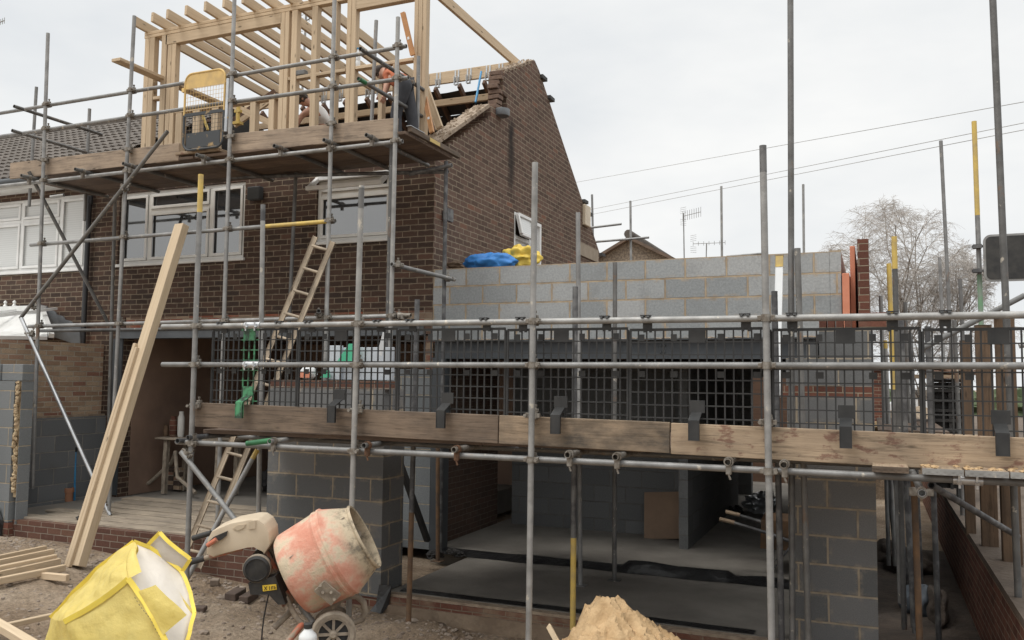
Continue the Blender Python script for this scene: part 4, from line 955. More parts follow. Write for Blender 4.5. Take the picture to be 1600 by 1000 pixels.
# deck and toe boards of the high scaffold
zu = lambda x: UR[2][0].z+(UR[2][1].z-UR[2][0].z)*((x-UR[2][0].x)/(UR[2][1].x-UR[2][0].x))+.10
for r_ in range(5):
    for xa, xb_ in ((-10.85, -7.75), (-7.73, -4.72)):
        y = 8.18+r_*.232
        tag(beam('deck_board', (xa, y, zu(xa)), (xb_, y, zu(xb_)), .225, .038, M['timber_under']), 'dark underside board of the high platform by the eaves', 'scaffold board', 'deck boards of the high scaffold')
for k, (y0, m) in enumerate(((8.1, 'hook_steel'), (8.75, 'timber_tan'), (9.05, 'hook_steel'))):
    pass
def toe2(a, b, m, lab, Y=8.085):
    p, q = PY(*a, Y), PY(*b, Y); tag(beam('toe_board', p, q, .036, .225, M[m]), lab, 'scaffold board', 'toe boards of the high scaffold')
toe2((17, 267.5), (281, 237.5), 'timber_upper', 'brown toe board at the left of the high platform, ending at the yellow gate')
toe2((358, 224), (621, 200), 'timber_upper', 'knotty brown toe board at the right of the high platform')
tb = thing('toe_board', (-4.75, 8.6, zu(-4.7)), 'toe board with zinc tipped end laid along the open right end of the high platform', 'scaffold board')
beam('plank', (-4.70, 8.12, zu(-4.7)+.05), (-4.70, 9.35, zu(-4.7)+.05), .05, .06, M['timber_old'], tb)
put('end_band', MB().box(-4.73, -4.67, 8.10, 8.42, zu(-4.7)+.081, zu(-4.7)+.086), M['hook_steel'], tb)
put('painted_edge', MB().box(-4.676, -4.672, 8.55, 8.80, zu(-4.7)+.025, zu(-4.7)+.07), M['paint_yellow'], tb)
# loading gate: yellow hooped frame, mesh, worn black lower half
gt_ = thing('loading_gate', (-7.5, 8.0, 2.75), 'yellow topped mesh loading gate with worn black lower half', 'gate')
gx0, gx1 = X_at(288, 180, 8.0), X_at(350, 172, 8.0); gz1, gz0 = PY(320, 112, 8.0).z, PY(318, 232, 8.0).z; rr = .11
def hoop(za, zb_, y):
    pts = [(gx0, y, za)]
    return pts
fr = MB(); arc = lambda cx, cz, a0, a1: [(cx+rr*math.cos(math.radians(a0+(a1-a0)*k/6)), 8.0, cz+rr*math.sin(math.radians(a0+(a1-a0)*k/6))) for k in range(7)]
zm = gz0+(gz1-gz0)*.46
fr.tube([(gx0, 8.0, zm)] + arc(gx0+rr, gz1-rr, 180, 90) + arc(gx1-rr, gz1-rr, 90, 0) + [(gx1, 8.0, zm)], .0135, 8); put('frame', fr, M['gate_mesh'], gt_, smooth=True)
fr = MB(); fr.tube([(gx0, 8.0, zm)] + arc(gx0+rr, gz0+rr, 180, 270) + arc(gx1-rr, gz0+rr, 270, 360) + [(gx1, 8.0, zm)], .015, 8); fr.box(gx0+.01, gx1-.01, 7.99, 8.01, zm-.02, zm+.02); fr.box(gx0+.05, gx1-.05, 7.995, 8.005, gz0+.02, gz0+.21)
put('lower_frame', fr, M['gate_black'], gt_, smooth=True)
put('top_panel', MB().poly([(gx0+.01, 7.996, gz1-.19)] + [(p[0], 7.996, p[2]) for p in arc(gx0+rr, gz1-rr, 180, 90) + arc(gx1-rr, gz1-rr, 90, 0)] + [(gx1-.01, 7.996, gz1-.19)], (0, .008, 0)), M['gate_mesh'], gt_)
gm = MB(); gk = MB()
for k in range(1, 14): x = gx0+(gx1-gx0)*k/14; gm.bar((x, 8.0, zm), (x, 8.0, gz1-.19), .003, .003); gk.bar((x, 8.0, gz0+.2), (x, 8.0, zm), .003, .003)
z = gz0+.25
while z < gz1-.19: (gm if z > zm else gk).bar((gx0, 7.997, z), (gx1, 7.997, z), .003, .003); z += .052
put('mesh', gm, M['gate_mesh'], gt_); put('mesh', gk, M['gate_black'], gt_)
put('hinge', MB().tube([(gx1+.02, 8.0, zm-.1), (gx1+.07, 8.0, zm-.1)], .014, 8).tube([(gx1+.02, 8.0, zm+.35), (gx1+.07, 8.0, zm+.35)], .014, 8).box(gx0-.04, gx0, 7.98, 8.02, zm+.3, zm+.35), M['gate_mesh'], gt_)
o = pipe('standard', PY(357, 123, 8.0), PY(353, 206, 8.0), M['galv_new'], us_)
tag(put('ratchet_strap', MB().bar(PY(316, 178, 8.25), PY(325, 203, 8.25), .03, .02), M['paint_yellow']), 'small yellow lever behind the black half of the gate', 'strap')
for a, b, lab in (((283, 243), (350, 236), 'tan board laid across the gap below the yellow gate'),):
    p, q = PY(*a, 8.15), PY(*b, 8.15); tag(beam('loose_board', p, q, .2, .038, M['timber_tan']), lab, 'board')
# ------------------------------------------------------------------ scaffold along the far side of the extension
ss = thing('scaffold', (.6, 11, -2.3), 'grey and yellow topped scaffold tubes standing along the right side wall', 'scaffold')
for t, b, Y, m, ye in (((1397, 370), (1402, 560), 8.6, 'galv_dark', .3), ((1389, 412), (1394, 560), 9.6, 'galv_dark', 1.3), ((1376, 462), (1379, 560), 11.5, 'galv', 0), ((1383, 532), (1386, 600), 11.5, 'galv', .1), ((1414, 472), (1417, 560), 12, 'galv_dark', 0), ((1470, 220), (1483, 480), 13, 'galv', 0), ((1468, 402), (1472, 500), 14.5, 'galv', 0), ((1500, 436), (1503, 500), 12.5, 'galv_dark', 0), ((1522, 190), (1533, 500), 10, 'galv', 1.0)):
    o = upright(ss, t, b, Y, -2.2 if Y < 12 else -1.6, m); a, c = PY(*t, Y), PY(*b, Y); d = (c-a).normalized()
    if ye: tip(o, a-d*.002, a+d*ye, 'paint_yellow'); o['label'] = 'upright with yellow painted top'
    if t[0] == 1522: tip(o, a+d*1.62, a+d*2.3, 'green_worn', .0246); o['label'] = 'upright with long yellow top and green length below'
    if t[0] == 1376: pass
for px0, px1, Y, m in (((1428, 752), (1437, 1000), 7.2, 'tube_rust'), ((1398, 745), (1412, 860), 10.5, 'tube_black'), ((1414, 745), (1424, 900), 9.0, 'tube_black'), ((1386, 745), (1392, 800), 13, 'galv_dark'), ((1408, 500), (1416, 700), 9.2, 'tube_black'), ((1422, 520), (1430, 700), 10.2, 'tube_black'), ((1449, 510), (1456, 700), 8.4, 'tube_black'), ((1491, 500), (1497, 640), 11.2, 'galv_dark')):
    o = upright(ss, px0, px1, Y, -2.33, m); 
pipe('ledger', PY(1440, 545, 8.0), PY(1600, 462, 8.6), M['galv_dark'], ss); pipe('ledger', (.45, 9, -.6), (.45, 15, -.6), M['galv_dark'], ss)
pipe('ledger', PY(1592, 540, 7.9), PY(1640, 533, 7.9), M['galv'], ss)
rs = thing('scaffold', (-5, 17.5, -2), 'distant scaffold tubes behind the gable of the brick house', 'scaffold')
for t, b in (((925, 304), (927, 400)), ((985, 314), (986, 410)), ((1127, 291), (1128, 400)), ((1255, 288), (1256, 392))): upright(rs, t, b, 17.4, -1.5, 'galv')
pipe('ledger', PY(905, 358, 17.3), PY(971, 350, 17.3), M['galv'], rs); pipe('ledger', PY(905, 380, 17.35), PY(1014, 371, 17.35), M['galv'], rs)
pipe('ledger', PY(1135, 401, 17.3), PY(1195, 396, 17.3), M['galv'], rs)
# light tubes standing in the room below the beam
for k, (t, b, Y, m, lab) in enumerate((((903, 332), (905, 650), 8.5, 'galv', 'light grey tube standing behind the mesh guards, its top against the block wall'), ((961, 410), (960, 905), 8.87, 'galv_dark', 'short topped dark footed prop standing on the right slab'), ((684, 640), (684, 880), 8.9, 'tube_rust', 'thin rusty prop beside the dark steel column'))):
    a, c = PY(*t, Y), PY(*b, Y); c = a+(c-a)*((RZ-a.z)/(c.z-a.z)); tag(put('prop', MB().pipe(a, c).box(c.x-.06, c.x+.06, c.y-.06, c.y+.06, RZ+.001, RZ+.008), M[m], smooth=True), lab, 'prop')
wp = thing('marker_post', (-.75, 8.0, -2.1), 'white square post with orange tip leaning by the right end of the block wall', 'post')
a, b = PY(1218, 400, 8.0), PY(1213, 620, 7.7); d = (b-a).normalized()
beam('post', a+d*.11, b, .065, .03, M['white_plastic'], wp, up=(0, -1, 0)); beam('tip', a, a+d*.108, .065, .03, M['paint_yellow'], wp, up=(0, -1, 0))

# ------------------------------------------------------------------ new timber dormer frame
DY = 9.35
df = thing('dormer_frame', (-7.8, DY+.05, 2.9), 'pale new timber dormer frame rising above the eaves', 'timber frame')
TN = M['timber_new']; ZP = 5.06
def stud(pl, pr, py, z0=2.9, z1=ZP, name='stud'):
    a, b = X_at(pl, py, DY), X_at(pr, py, DY); x = (a+b)/2
    beam(name, (x, DY+.05, z0), (x, DY+.05, z1), b-a-.004, .095, TN, df, up=(0, -1, 0))
def rail(pl, pr, py, z0, z1, name, dy=0):
    a, b = X_at(pl, py, DY), X_at(pr, py, DY); beam(name, (a, DY+.05+dy, (z0+z1)/2), (b, DY+.05+dy, (z0+z1)/2), .095, z1-z0-.002, TN, df)
for pl, pr, py in ((222.5, 230, 150), (230, 238, 150), (250, 258.5, 120), (485, 494, 100), (517, 524, 120)): stud(pl, pr, py)
for pl, pr, py in ((436, 443, 100), (443, 449.5, 100), (453.5, 462.5, 100), (540, 547, 100), (547, 554.5, 100), (645.5, 652, 100), (652, 658.5, 100), (658.5, 665, 100)): stud(pl, pr, py)
for pl, pr in ((259.5, 266), (266, 272.5)): stud(pl, pr, 130, 2.9, 4.90, 'post')
rail(226, 666, 40, ZP+.002, ZP+.05, 'top_plate'); rail(226, 666, 40, ZP+.052, ZP+.10, 'top_plate')
rail(259, 439, 50, 4.905, ZP-.002, 'header'); rail(555, 645, 20, 4.905, ZP-.002, 'header')
z = PY(350, 161, DY).z; rail(273, 435, 160, z-.045, z, 'sill')
z = PY(490, 114, DY).z; rail(463, 539, 112, z-.045, z, 'sill'); rail(450, 453, 112, z-.045, z, 'sill')
z = PY(600, 96, DY).z; rail(555, 645, 96, z-.045, z, 'sill')
z = PY(243, 150, DY).z; rail(238.5, 249.5, 150, z-.05, z, 'noggin')
zs = PY(350, 161, DY).z-.047
for pl, pr in ((273, 283), (300, 311), (329, 340), (389, 398), (418, 427)): stud(pl, pr, 200, 2.9, zs, 'cripple_stud')
for pl, pr, py in ((590, 597, 160), (612, 618, 160)): stud(pl, pr, py, 2.9, PY(600, 96, DY).z-.047, 'cripple_stud')
rail(226, 666, 200, 2.905, 2.95, 'sole_plate', -.002) if False else None
for k, px in enumerate((209, 237.6, 261, 290, 320, 349, 379, 408, 438, 467)):
    p = PY(px, 28.5-.172*(px-237.6), 9.1); beam('joist', (p.x, 9.1, 5.235), (p.x, 12.372, 5.06), .047, .145, TN, df)
a, b = PX(690, -5, -5.32), PX(813, 104, -5.32); d = (b-a).normalized()
beam('end_joist', a-d*.5, b+d*.05, .05, .15, TN, df)
beam('end_joist', (-5.52, 9.46, 2.95), (-5.52, 11.8, 2.95), .05, .14, TN, df)
p = PY(181, 93, 8.55); q = PX(350, 163, p.x)
tag(beam('loose_plank', p, (p.x, q.y, p.z+.0), .17, .045, M['timber_new']), 'long loose plank lying across the dormer frame behind the yellow gate', 'plank')
for k, (a, b, m, lab) in enumerate((((365, 165, 10.2), (430, 196, 10.0), 'timber_new', 'pale batten sloping down to the right behind the dormer posts'), ((366, 196, 10.4), (432, 150, 10.5), 'timber_new', 'pale batten sloping up to the right by the cut roof edge'), ((366, 188, 10.6), (430, 143, 10.7), 'timber_roof', 'brown batten along the cut roof edge'), ((663, 132, 9.75), (687, 200, 9.6), 'timber_new', 'short pale timber leaning right of the dormer corner post'), ((660, 140, 9.8), (676, 205, 9.7), 'timber_tan', 'dark edged timber leaning close to the dormer corner post'))):
    tag(beam('loose_timber', PY(*a), PY(*b), .09, .045, M[m], up=(0, -1, 0)), lab, 'timber', 'loose timbers in the dormer')
def spirit(a, b, lab):
    t = thing('spirit_level', PY(*b), lab, 'spirit level', 'spirit levels by the dormer'); p, q = PY(*a), PY(*b); d = q-p
    beam('body', p, q, .055, .03, M['level_orange'], t, up=(0, -1, 0)); put('vial', MB().bar(p+d*.58, p+d*.64, .03, .036, (0, -1, 0)), M['white_plastic'], t)
spirit((629.5, 20, 9.2), (645, 86, 9.25), 'orange brown spirit level leaning high against the dormer corner post'); spirit((664, 152, 9.4), (675, 207, 9.3), 'orange brown spirit level leaning low beside the dormer corner post')
tag(put('blue_pole', MB().tube([PY(752, 112, 12.0), PY(743, 160, 11.6)], .018, 8), M['blue_pipe'], smooth=True), 'blue pole leaning on the ridge board', 'pole')
p = PY(555.5, 98, DY-.0); bt = thing('water_bottle', p, 'clear water bottle with blue cap on the dormer sill', 'bottle'); Tm = Matrix.Translation((p.x, DY+.05, PY(600, 96, DY).z))
put('body', MB().lathe([(.03, 0), (.036, .01), (.036, .07), (.032, .08), (.036, .09), (.036, .17), (.015, .225), (.013, .24)], Tm, 16), M['white_plastic'], bt, smooth=True); put('cap', MB().lathe([(.016, .241), (.016, .262)], Tm, 12), M['blue_pipe'], bt)
p = PY(470, 112, DY); tag(put('box_lamp', MB().box(p.x-.09, p.x+.06, DY-.0, DY+.09, PY(490, 114, DY).z+.002, PY(490, 114, DY).z+.08, .012), M['galv_dark']), 'grey junction box standing on the dormer sill', 'box')
jk = PY(372, 178, 9.8); tag(put('prop_jack', MB().tube([jk+Vector((0, 0, .12)), jk-Vector((0, 0, .12))], .03, 8).box(jk.x-.06, jk.x+.06, jk.y-.05, jk.y+.05, jk.z-.16, jk.z-.12).box(jk.x-.05, jk.x+.05, jk.y-.03, jk.y+.03, jk.z+.02, jk.z+.06), M['paint_yellow']), 'small yellow tool behind the left dormer studs', 'tool')

# ------------------------------------------------------------------ people
def skin(name, pts, edges, mat, parent=None, sub=2):
    """a limb-and-trunk surface grown over joints: pts = [(point, rx, ry)], root first"""
    me = bpy.data.meshes.new(name+'_rig'); me.from_pydata([p for p, *_ in pts], edges, [])
    o = bpy.data.objects.new(name+'_rig', me); COL.objects.link(o)
    mo = o.modifiers.new('skin', 'SKIN'); mo.use_smooth_shade = True
    for v, (p, a, b) in zip(me.skin_vertices[0].data, pts): v.radius = (a, b)
    me.skin_vertices[0].data[0].use_root = True
    s = o.modifiers.new('sub', 'SUBSURF'); s.levels = sub; s.render_levels = sub
    dg = bpy.context.evaluated_depsgraph_get(); m2 = bpy.data.meshes.new_from_object(o.evaluated_get(dg))
    bpy.data.objects.remove(o); bpy.data.meshes.remove(me); m2.name = name; m2.materials.clear(); m2.materials.append(mat)
    m2.polygons.foreach_set('use_smooth', [True]*len(m2.polygons))
    Mw = Matrix.Translation(Vector(pts[0][0])); m2.transform(Mw.inverted()); return place(bpy.data.objects.new(name, m2), parent, Mw)
def person(label, hip, chest, neck, head, sh, el, ha, kn, ft, tops, legs, facing, hairm):
    V = Vector; t = thing('person', ((ft[0][0]+ft[1][0])/2, (ft[0][1]+ft[1][1])/2, min(ft[0][2], ft[1][2])-.04), label, 'person')
    hip, chest, neck, head = map(V, (hip, chest, neck, head)); side = (V(sh[1])-V(sh[0])).normalized()
    hl, hr = hip-side*.09, hip+side*.09; f = V(facing).normalized()
    pts = [(hip, .125, .10), (hip.lerp(chest, .5), .115, .09), (chest, .13, .10), (neck, .052, .052), (head, .078, .095), (head+(head-neck).normalized()*.08, .055, .07)]
    ed = [(0, 1), (1, 2), (2, 3), (3, 4), (4, 5)]
    def chain(root, lst):
        pr = root
        for p, r in lst: pts.append((V(p), r, r)); ed.append((pr, len(pts)-1)); pr = len(pts)-1
        return pr
    for s in (0, 1):
        w = chain(2, [(sh[s], .058), (el[s], .042), (V(el[s]).lerp(V(ha[s]), .9), .029), (ha[s], .034)])
        d = (V(ha[s])-V(el[s])).normalized(); n_ = d.cross(f).normalized()
        for q in range(4): b0 = V(ha[s])+n_*(.026-.017*q)+d*.02; chain(w, [(b0+d*(.035+.01*(q in (1, 2))), .0095), (b0+d*.065+f*.02, .008)])
        chain(w, [(V(ha[s])+n_*.035+f*.015, .011), (V(ha[s])+n_*.05+d*.035+f*.03, .009)])
        chain(0, [((hl, hr)[s], .092), (kn[s], .062), (V(kn[s]).lerp(V(ft[s]), .9), .042), (V(ft[s]), .045), (V(ft[s])+f*.13, .035)])
    skin('body', pts, ed, M['skin'], t)
    # face: nose, ears
    u = (head-neck).normalized(); hf = V(facing).normalized(); hs_ = u.cross(hf).normalized()
    fc = MB().blob(head+hf*.095+u*.01, (.013, .016, .018), 1, .1, 1, 2)
    for s in (-1, 1): fc.blob(head+hs_*s*.078+u*.01, (.014, .018, .026), 2, .1, 1, 2)
    put('nose_and_ears', fc, M['skin'], t, smooth=True)
    ey = MB()
    for s in (-1, 1): ey.blob(head+hf*.085+hs_*s*.03+u*.035, (.012, .012, .008), 1, .0, 1, 2)
    put('eyes', ey, M['hair'], t); put('hair', MB().blob(head+u*.045-hf*.022, (.092, .102, .088), 5, .25, 5, 3), M['hair'], t, smooth=True)
    # clothes
    cp = [(hip+(chest-hip)*.05, .14, .115), (hip.lerp(chest, .5), .132, .107), (chest, .145, .115), (chest.lerp(neck, .45), .085, .075)]
    ce = [(0, 1), (1, 2), (2, 3)]
    for s in (0, 1):
        cp.append((V(sh[s]), .068 if tops[1] else .062, .068)); ce.append((2, len(cp)-1))
        if tops[1]: cp.append((V(sh[s]).lerp(V(el[s]), .75), .054, .054)); ce.append((len(cp)-2, len(cp)-1))
    skin(tops[2], cp, ce, M[tops[0]], t)
    tp = [(hip, .142, .118), (hip+(chest-hip).normalized()*.06, .135, .112)]; te = [(0, 1)]
    for s in (0, 1):
        i = len(tp); tp += [((hl, hr)[s], .105, .105), (V(kn[s]), .078, .078), (V(kn[s]).lerp(V(ft[s]), .92), .062, .062)]; te += [(0, i), (i, i+1), (i+1, i+2)]
    skin('trousers', tp, te, M[legs], t)
    bo = MB()
    for s in (0, 1): bo.blob(V(ft[s])+f*.06+V((0, 0, .0)), (.075+abs(f.x)*.07, .075+abs(f.y)*.07, .055), s, .1, 1, 3)
    put('boots', bo, M['rubber'], t, smooth=True)
    return t
h = PY(505, 197, 10.15); c = PY(499, 174, 9.95); n = PY(486, 163, 9.86); hd = PY(473, 156, 9.78); Fz = 2.95
person('worker in a white vest bending forward among the dormer studs', h, c, n, hd, (PY(490, 167, 10.12), PY(489, 171, 9.78)), (PY(472, 180, 10.05), PY(471, 181, 9.72)), (PY(464, 196, 9.9), PY(462, 197, 9.66)), ((h.x-.12, h.y-.12, 3.4), (h.x+.1, h.y-.10, 3.4)), ((h.x-.1, h.y+.1, Fz), (h.x+.14, h.y+.05, Fz)), ('vest', False, 'vest'), 'trousers', (-.75, -.6, -.25), 'hair')
fz = zu(-5.1)+.06; h = PY(633, 131, 8.95); c = PY(614, 119, 9.12); n = PY(605, 116, 9.2); hd = PY(597, 114, 9.28)
person('worker in orange top and dark trousers stooping at the right end of the high platform', h, c, n, hd, (PY(607, 121, 9.05), PY(606, 119, 9.33)), (PY(604, 136, 9.0), PY(600, 133, 9.42)), (PY(600, 150, 8.98), PY(595, 146, 9.45)), ((h.x-.09, h.y-.06, fz+.47), (h.x+.05, h.y+.1, fz+.47)), ((h.x-.03, h.y-.08, fz+.03), (h.x+.10, h.y+.1, fz+.03)), ('shirt_orange', True, 'orange_top'), 'trousers', (-.85, .45, -.3), 'hair')

# ------------------------------------------------------------------ cement mixer
g0 = PZ(521, 1020, -2.2); MD = g0.dot(FW); mpp = MD/F
def MP(px, py, dz=0.0): return ray(px, py)*((MD+dz)/F)
def zp(x, y): return (300+x/4.166, 760+y/4.166)                  # read off a 4.166x enlargement
cm = thing('cement_mixer', g0, 'cement splashed orange tilting drum mixer on two wheels', 'cement mixer')
B0 = MP(459, 899, -.03); B1 = MP(568.5, 838.5, .035); ax = (B1-B0); L = ax.length; ax.normalize()
sxv = ax.cross(Vector((0, 0, 1))).normalized(); syv = sxv.cross(ax)
DM = Matrix(((sxv.x, syv.x, ax.x, B0.x), (sxv.y, syv.y, ax.y, B0.y), (sxv.z, syv.z, ax.z, B0.z), (0, 0, 0, 1)))
r0, rm, r1 = 66*mpp, 71*mpp, 51*mpp
pr_ = [(.001, -.02), (r0*.80, -.015), (r0*.94, .0), (r0, .03), (r0*1.01, .06), (rm*.985, L*.50), (rm*1.0, L*.54), (rm*1.015, L*.55), (rm*1.015, L*.575), (rm, L*.585), (rm, L*.615), (rm*1.02, L*.62), (rm*1.02, L*.65), (rm*.985, L*.665), (r1*1.02, L*.975), (r1*1.05, L*.985), (r1*1.06, L), (r1*1.03, L+.015), (r1*.97, L+.01), (r1*.96, L*.96), (rm*.94, L*.62), (r0*.95, .05), (.001, .02)]
dr = put('drum', MB().lathe(pr_, DM, 56, False), M['drum'], cm, smooth=True, Mw=DM)
fn = MB()
for k in range(3):
    a = k*2.1+.5; fn.bar(DM @ Vector((r0*.9*math.cos(a), r0*.9*math.sin(a), .1)), DM @ Vector((r1*.93*math.cos(a+.5), r1*.93*math.sin(a+.5), L*.93)), .10, .006, up=DM.to_3x3() @ Vector((-math.sin(a), math.cos(a), 0)))
put('mixing_blade', fn, M['cement_tube'], dr)
lg = MB().bar(MP(*zp(830, 650), -.37), MP(*zp(935, 735), -.33), .10, .02, -FW, .005)
for q in ((835, 645), (850, 690), (905, 690), (925, 735)): lg.tube([MP(*zp(*q), -.385), MP(*zp(*q), -.35)], .012, 8)
put('trunnion_plate', lg, M['cement_tube'], dr)
cov = [(92, 440), (98, 350), (128, 292), (250, 240), (380, 216), (430, 218), (470, 245), (500, 300), (506, 385), (468, 445), (440, 405), (405, 385), (360, 388), (250, 425), (140, 462)]
c_ = MB().poly([MP(*zp(*q), -.13) for q in cov], FW*.27); bmesh.ops.bevel(c_.bm, geom=list(c_.bm.edges), offset=.012, segments=2, affect='EDGES', profile=.6)
co = put('motor_cover', c_, M['mixer_cover'], cm, smooth=True)
put('handle_slot', MB().poly([MP(*zp(*q), -.148) for q in ((108, 360), (140, 330), (228, 292), (220, 325), (185, 352), (150, 350), (118, 372))], FW*.02), M['rubber'], co)
put('tilt_lever', MB().tube([MP(*zp(100, 385), -.16), MP(*zp(160, 345), -.16)], .018, 8), M['mixer_frame'], co, smooth=True)
put('raised_pad', MB().poly([MP(*zp(*q), -.138) for q in ((265, 275), (300, 250), (350, 246), (335, 272), (300, 288))], FW*.02).poly([MP(*zp(*q), -.138) for q in ((372, 228), (415, 222), (412, 275), (368, 280))], FW*.02), M['mixer_cover'], co)
put('handle_grip', MB().tube([MP(*zp(5, 338), .1), MP(*zp(125, 302), .08)], .022, 12), M['rubber'], cm, smooth=True)
put('handle_grip', MB().tube([MP(*zp(-20, 496), -.12), MP(*zp(80, 468), -.10)], .024, 12), M['rubber'], cm, smooth=True)
put('handle_tube', MB().tube([MP(*zp(75, 470), -.10), MP(*zp(135, 452), -.09), MP(*zp(330, 400), -.05)], .020, 10), M['mixer_frame'], cm, smooth=True)
mc_ = MP(*zp(420, 540), -.20); mr = 80/4.166*mpp; fwd = (-FW + RT*.12).normalized(); s1 = fwd.cross(Vector((0, 0, 1))).normalized(); s2 = s1.cross(fwd)
MM = Matrix(((s1.x, s2.x, fwd.x, mc_.x), (s1.y, s2.y, fwd.y, mc_.y), (s1.z, s2.z, fwd.z, mc_.z), (0, 0, 0, 1)))
mo = put('motor', MB().lathe([(mr*.9, -.30), (mr*.98, -.04), (mr*1.05, -.03), (mr*1.05, .0), (mr*.86, .012), (mr*.84, .002), (.001, .006)], MM, 32, False), M['rubber'], cm, smooth=True)
put('cooling_ring', MB().lathe([(mr*.98, -.002), (mr*1.09, -.006), (mr*1.09, -.05), (mr*.99, -.05)], MM, 32, False), M['cement_tube'], mo, smooth=True)
put('switch_box', MB().poly([MP(*zp(*q), -.19) for q in ((365, 630), (400, 625), (540, 585), (610, 770), (560, 770), (500, 705), (380, 705))], FW*.16), M['rubber'], cm)
sk = put('warning_sticker', MB().poly([MP(*zp(*q), -.197) for q in ((458, 645), (548, 637), (552, 672), (462, 684))], FW*.004), M['label_yellow'], cm)
ik = MB()
for a, b in (((470, 652), (488, 674)), ((488, 650), (470, 676)), ((504, 650), (505, 674)), ((518, 652), (530, 651)), ((518, 652), (519, 672)), ((519, 662), (528, 661)), ((538, 648), (539, 668)), ((531, 662), (546, 660))): ik.bar(MP(*zp(*a), -.199), MP(*zp(*b), -.199), .004, .003, -FW)
put('sticker_marks', ik, M['ink'], sk)
put('yoke_frame', MB().bar(MP(*zp(462, 440), -.05), MP(*zp(625, 760), -.06), .075, .06, FW, .01), M['mixer_frame'], cm)
put('yoke_frame', MB().bar(MP(*zp(505, 330), .10), MP(*zp(660, 760), .06), .075, .06, FW, .01), M['cement_tube'], cm)
put('stand_tube', MB().tube([MP(*zp(610, 720), -.1), MP(*zp(650, 800), -.12), MP(*zp(690, 870), -.15), MP(*zp(750, 915), -.15)], .021, 10), M['cement_tube'], cm, smooth=True)
put('stand_tube', MB().tube([MP(*zp(640, 700), .12), MP(*zp(790, 885), .02)], .024, 10), M['galv'], cm, smooth=True)
put('stand_leg', MB().tube([MP(*zp(660, 800), .0), MP(*zp(535, 922), -.1)], .024, 10), M['cement_tube'], cm, smooth=True)
put('stand_leg', MB().tube([MP(*zp(720, 895), -.15), MP(*zp(600, 1040), -.3)], .026, 10), M['mixer_frame'], cm, smooth=True)
put('hoop_tube', MB().tube([MP(*zp(*q), .12) for q in ((900, 790), (965, 738), (1020, 712), (1075, 716), (1118, 755), (1128, 815), (1110, 862), (1060, 885), (1000, 880))], .026, 12), M['cement_tube'], cm, smooth=True)
put('power_cable', MB().tube([MP(*zp(*q), -.12) for q in ((500, 700), (486, 760), (468, 850), (458, 930), (450, 1040))], .006, 6), M['rubber'], cm, smooth=True)
def wheel(c, r, nm):
    axd = (-FW + RT*.20 + Vector((0, 0, .1))).normalized(); a1 = axd.cross(Vector((0, 0, 1))).normalized(); a2 = a1.cross(axd)
    Wm = Matrix(((a1.x, a2.x, axd.x, c.x), (a1.y, a2.y, axd.y, c.y), (a1.z, a2.z, axd.z, c.z), (0, 0, 0, 1)))
    w = put('wheel', MB().lathe([(r*.74, -.028), (r*.9, -.034), (r, -.02), (r, .02), (r*.9, .034), (r*.74, .028), (r*.72, .01), (r*.72, -.01), (r*.74, -.028)], Wm, 36, False), M['cement_tube'], cm, smooth=True)
    sp = MB().lathe([(.02, -.04), (.03, -.03), (.03, .03), (.018, .045)], Wm, 14).lathe([(r*.66, -.022), (r*.74, -.022), (r*.74, .022), (r*.66, .022), (r*.66, -.022)], Wm, 30, False)
    for k in range(8):
        a = k*math.pi/4; sp.bar(Wm @ Vector((.02*math.cos(a), .02*math.sin(a), .005)), Wm @ Vector((r*.7*math.cos(a), r*.7*math.sin(a), .005)), .022, .012, axd)
    put('rim', sp, M['cement_tube'], w); put('hub_disc', MB().lathe([(r*.66, -.012), (.03, -.012), (.03, -.008), (r*.66, -.008)], Wm, 30, False), M['rubber'], w)
wheel(MP(*zp(920, 962), -.28), 33.5*mpp, ''); wheel(MP(*zp(905, 905), .28), 33*mpp, '')
put('axle', MB().tube([MP(*zp(920, 962), -.26), MP(*zp(905, 905), .28)], .014, 8), M['cement_tube'], cm, smooth=True)

# white can beside the mixer, bricks and stones on the soil
wb = thing('plastic_can', MP(478, 1010, -.6), 'white plastic can with black cap beside the mixer wheel', 'can'); c = MP(481, 996, -.6); s = (MD-.6)/F
put('body', MB().lathe([(.055, -.2), (.066, -.19), (.066, .0), (.062, .02), (.03, .055), (.028, .066)], Matrix.Translation(c), 24), M['white_plastic'], wb, smooth=True)
put('cap', MB().lathe([(.031, .067), (.033, .098), (.027, .104)], Matrix.Translation(c), 16), M['rubber'], wb, smooth=True)
def brick_at(px, py, rz, lab, mat='brick_dark', size=(.215, .1, .065), dz=0):
    p = PZ(px, py, -2.2); p.z = zg(p.x, p.y)+dz
    mb = MB().box(-size[0]/2, size[0]/2, -size[1]/2, size[1]/2, 0, size[2], .005)
    mb.bm.transform(Matrix.Translation(p) @ Matrix.Rotation(rz, 4, 'Z') @ Matrix.Rotation(.08, 4, 'X')); return tag(put('brick', mb, M[mat]), lab, 'brick', 'bricks lying on the soil')
M['brick_solid'] = plain('single brown brick', (.115, .082, .066), (.085, .062, .05), 8, .9, bmp=.003)
brick_at(368, 936, .15, 'left one of two dark bricks side by side below the mixer motor', 'brick_solid', (.12, .20, .075)); brick_at(389, 938, .15, 'right one of two dark bricks side by side below the mixer motor', 'brick_solid', (.10, .20, .07))
brick_at(335, 922, .6, 'small grey brick piece left of the two dark bricks', 'stone', (.09, .07, .06)); brick_at(312, 955, .3, 'flat brown brick piece just right of the yellow bag', 'brick_solid', (.12, .08, .04))
tag(beam('kerb_piece', PZ(325, 880, -2.1), PZ(425, 893, -2.1), .10, .06, M['concrete']), 'grey concrete strip along the foot of the brick step behind the mixer', 'kerb')

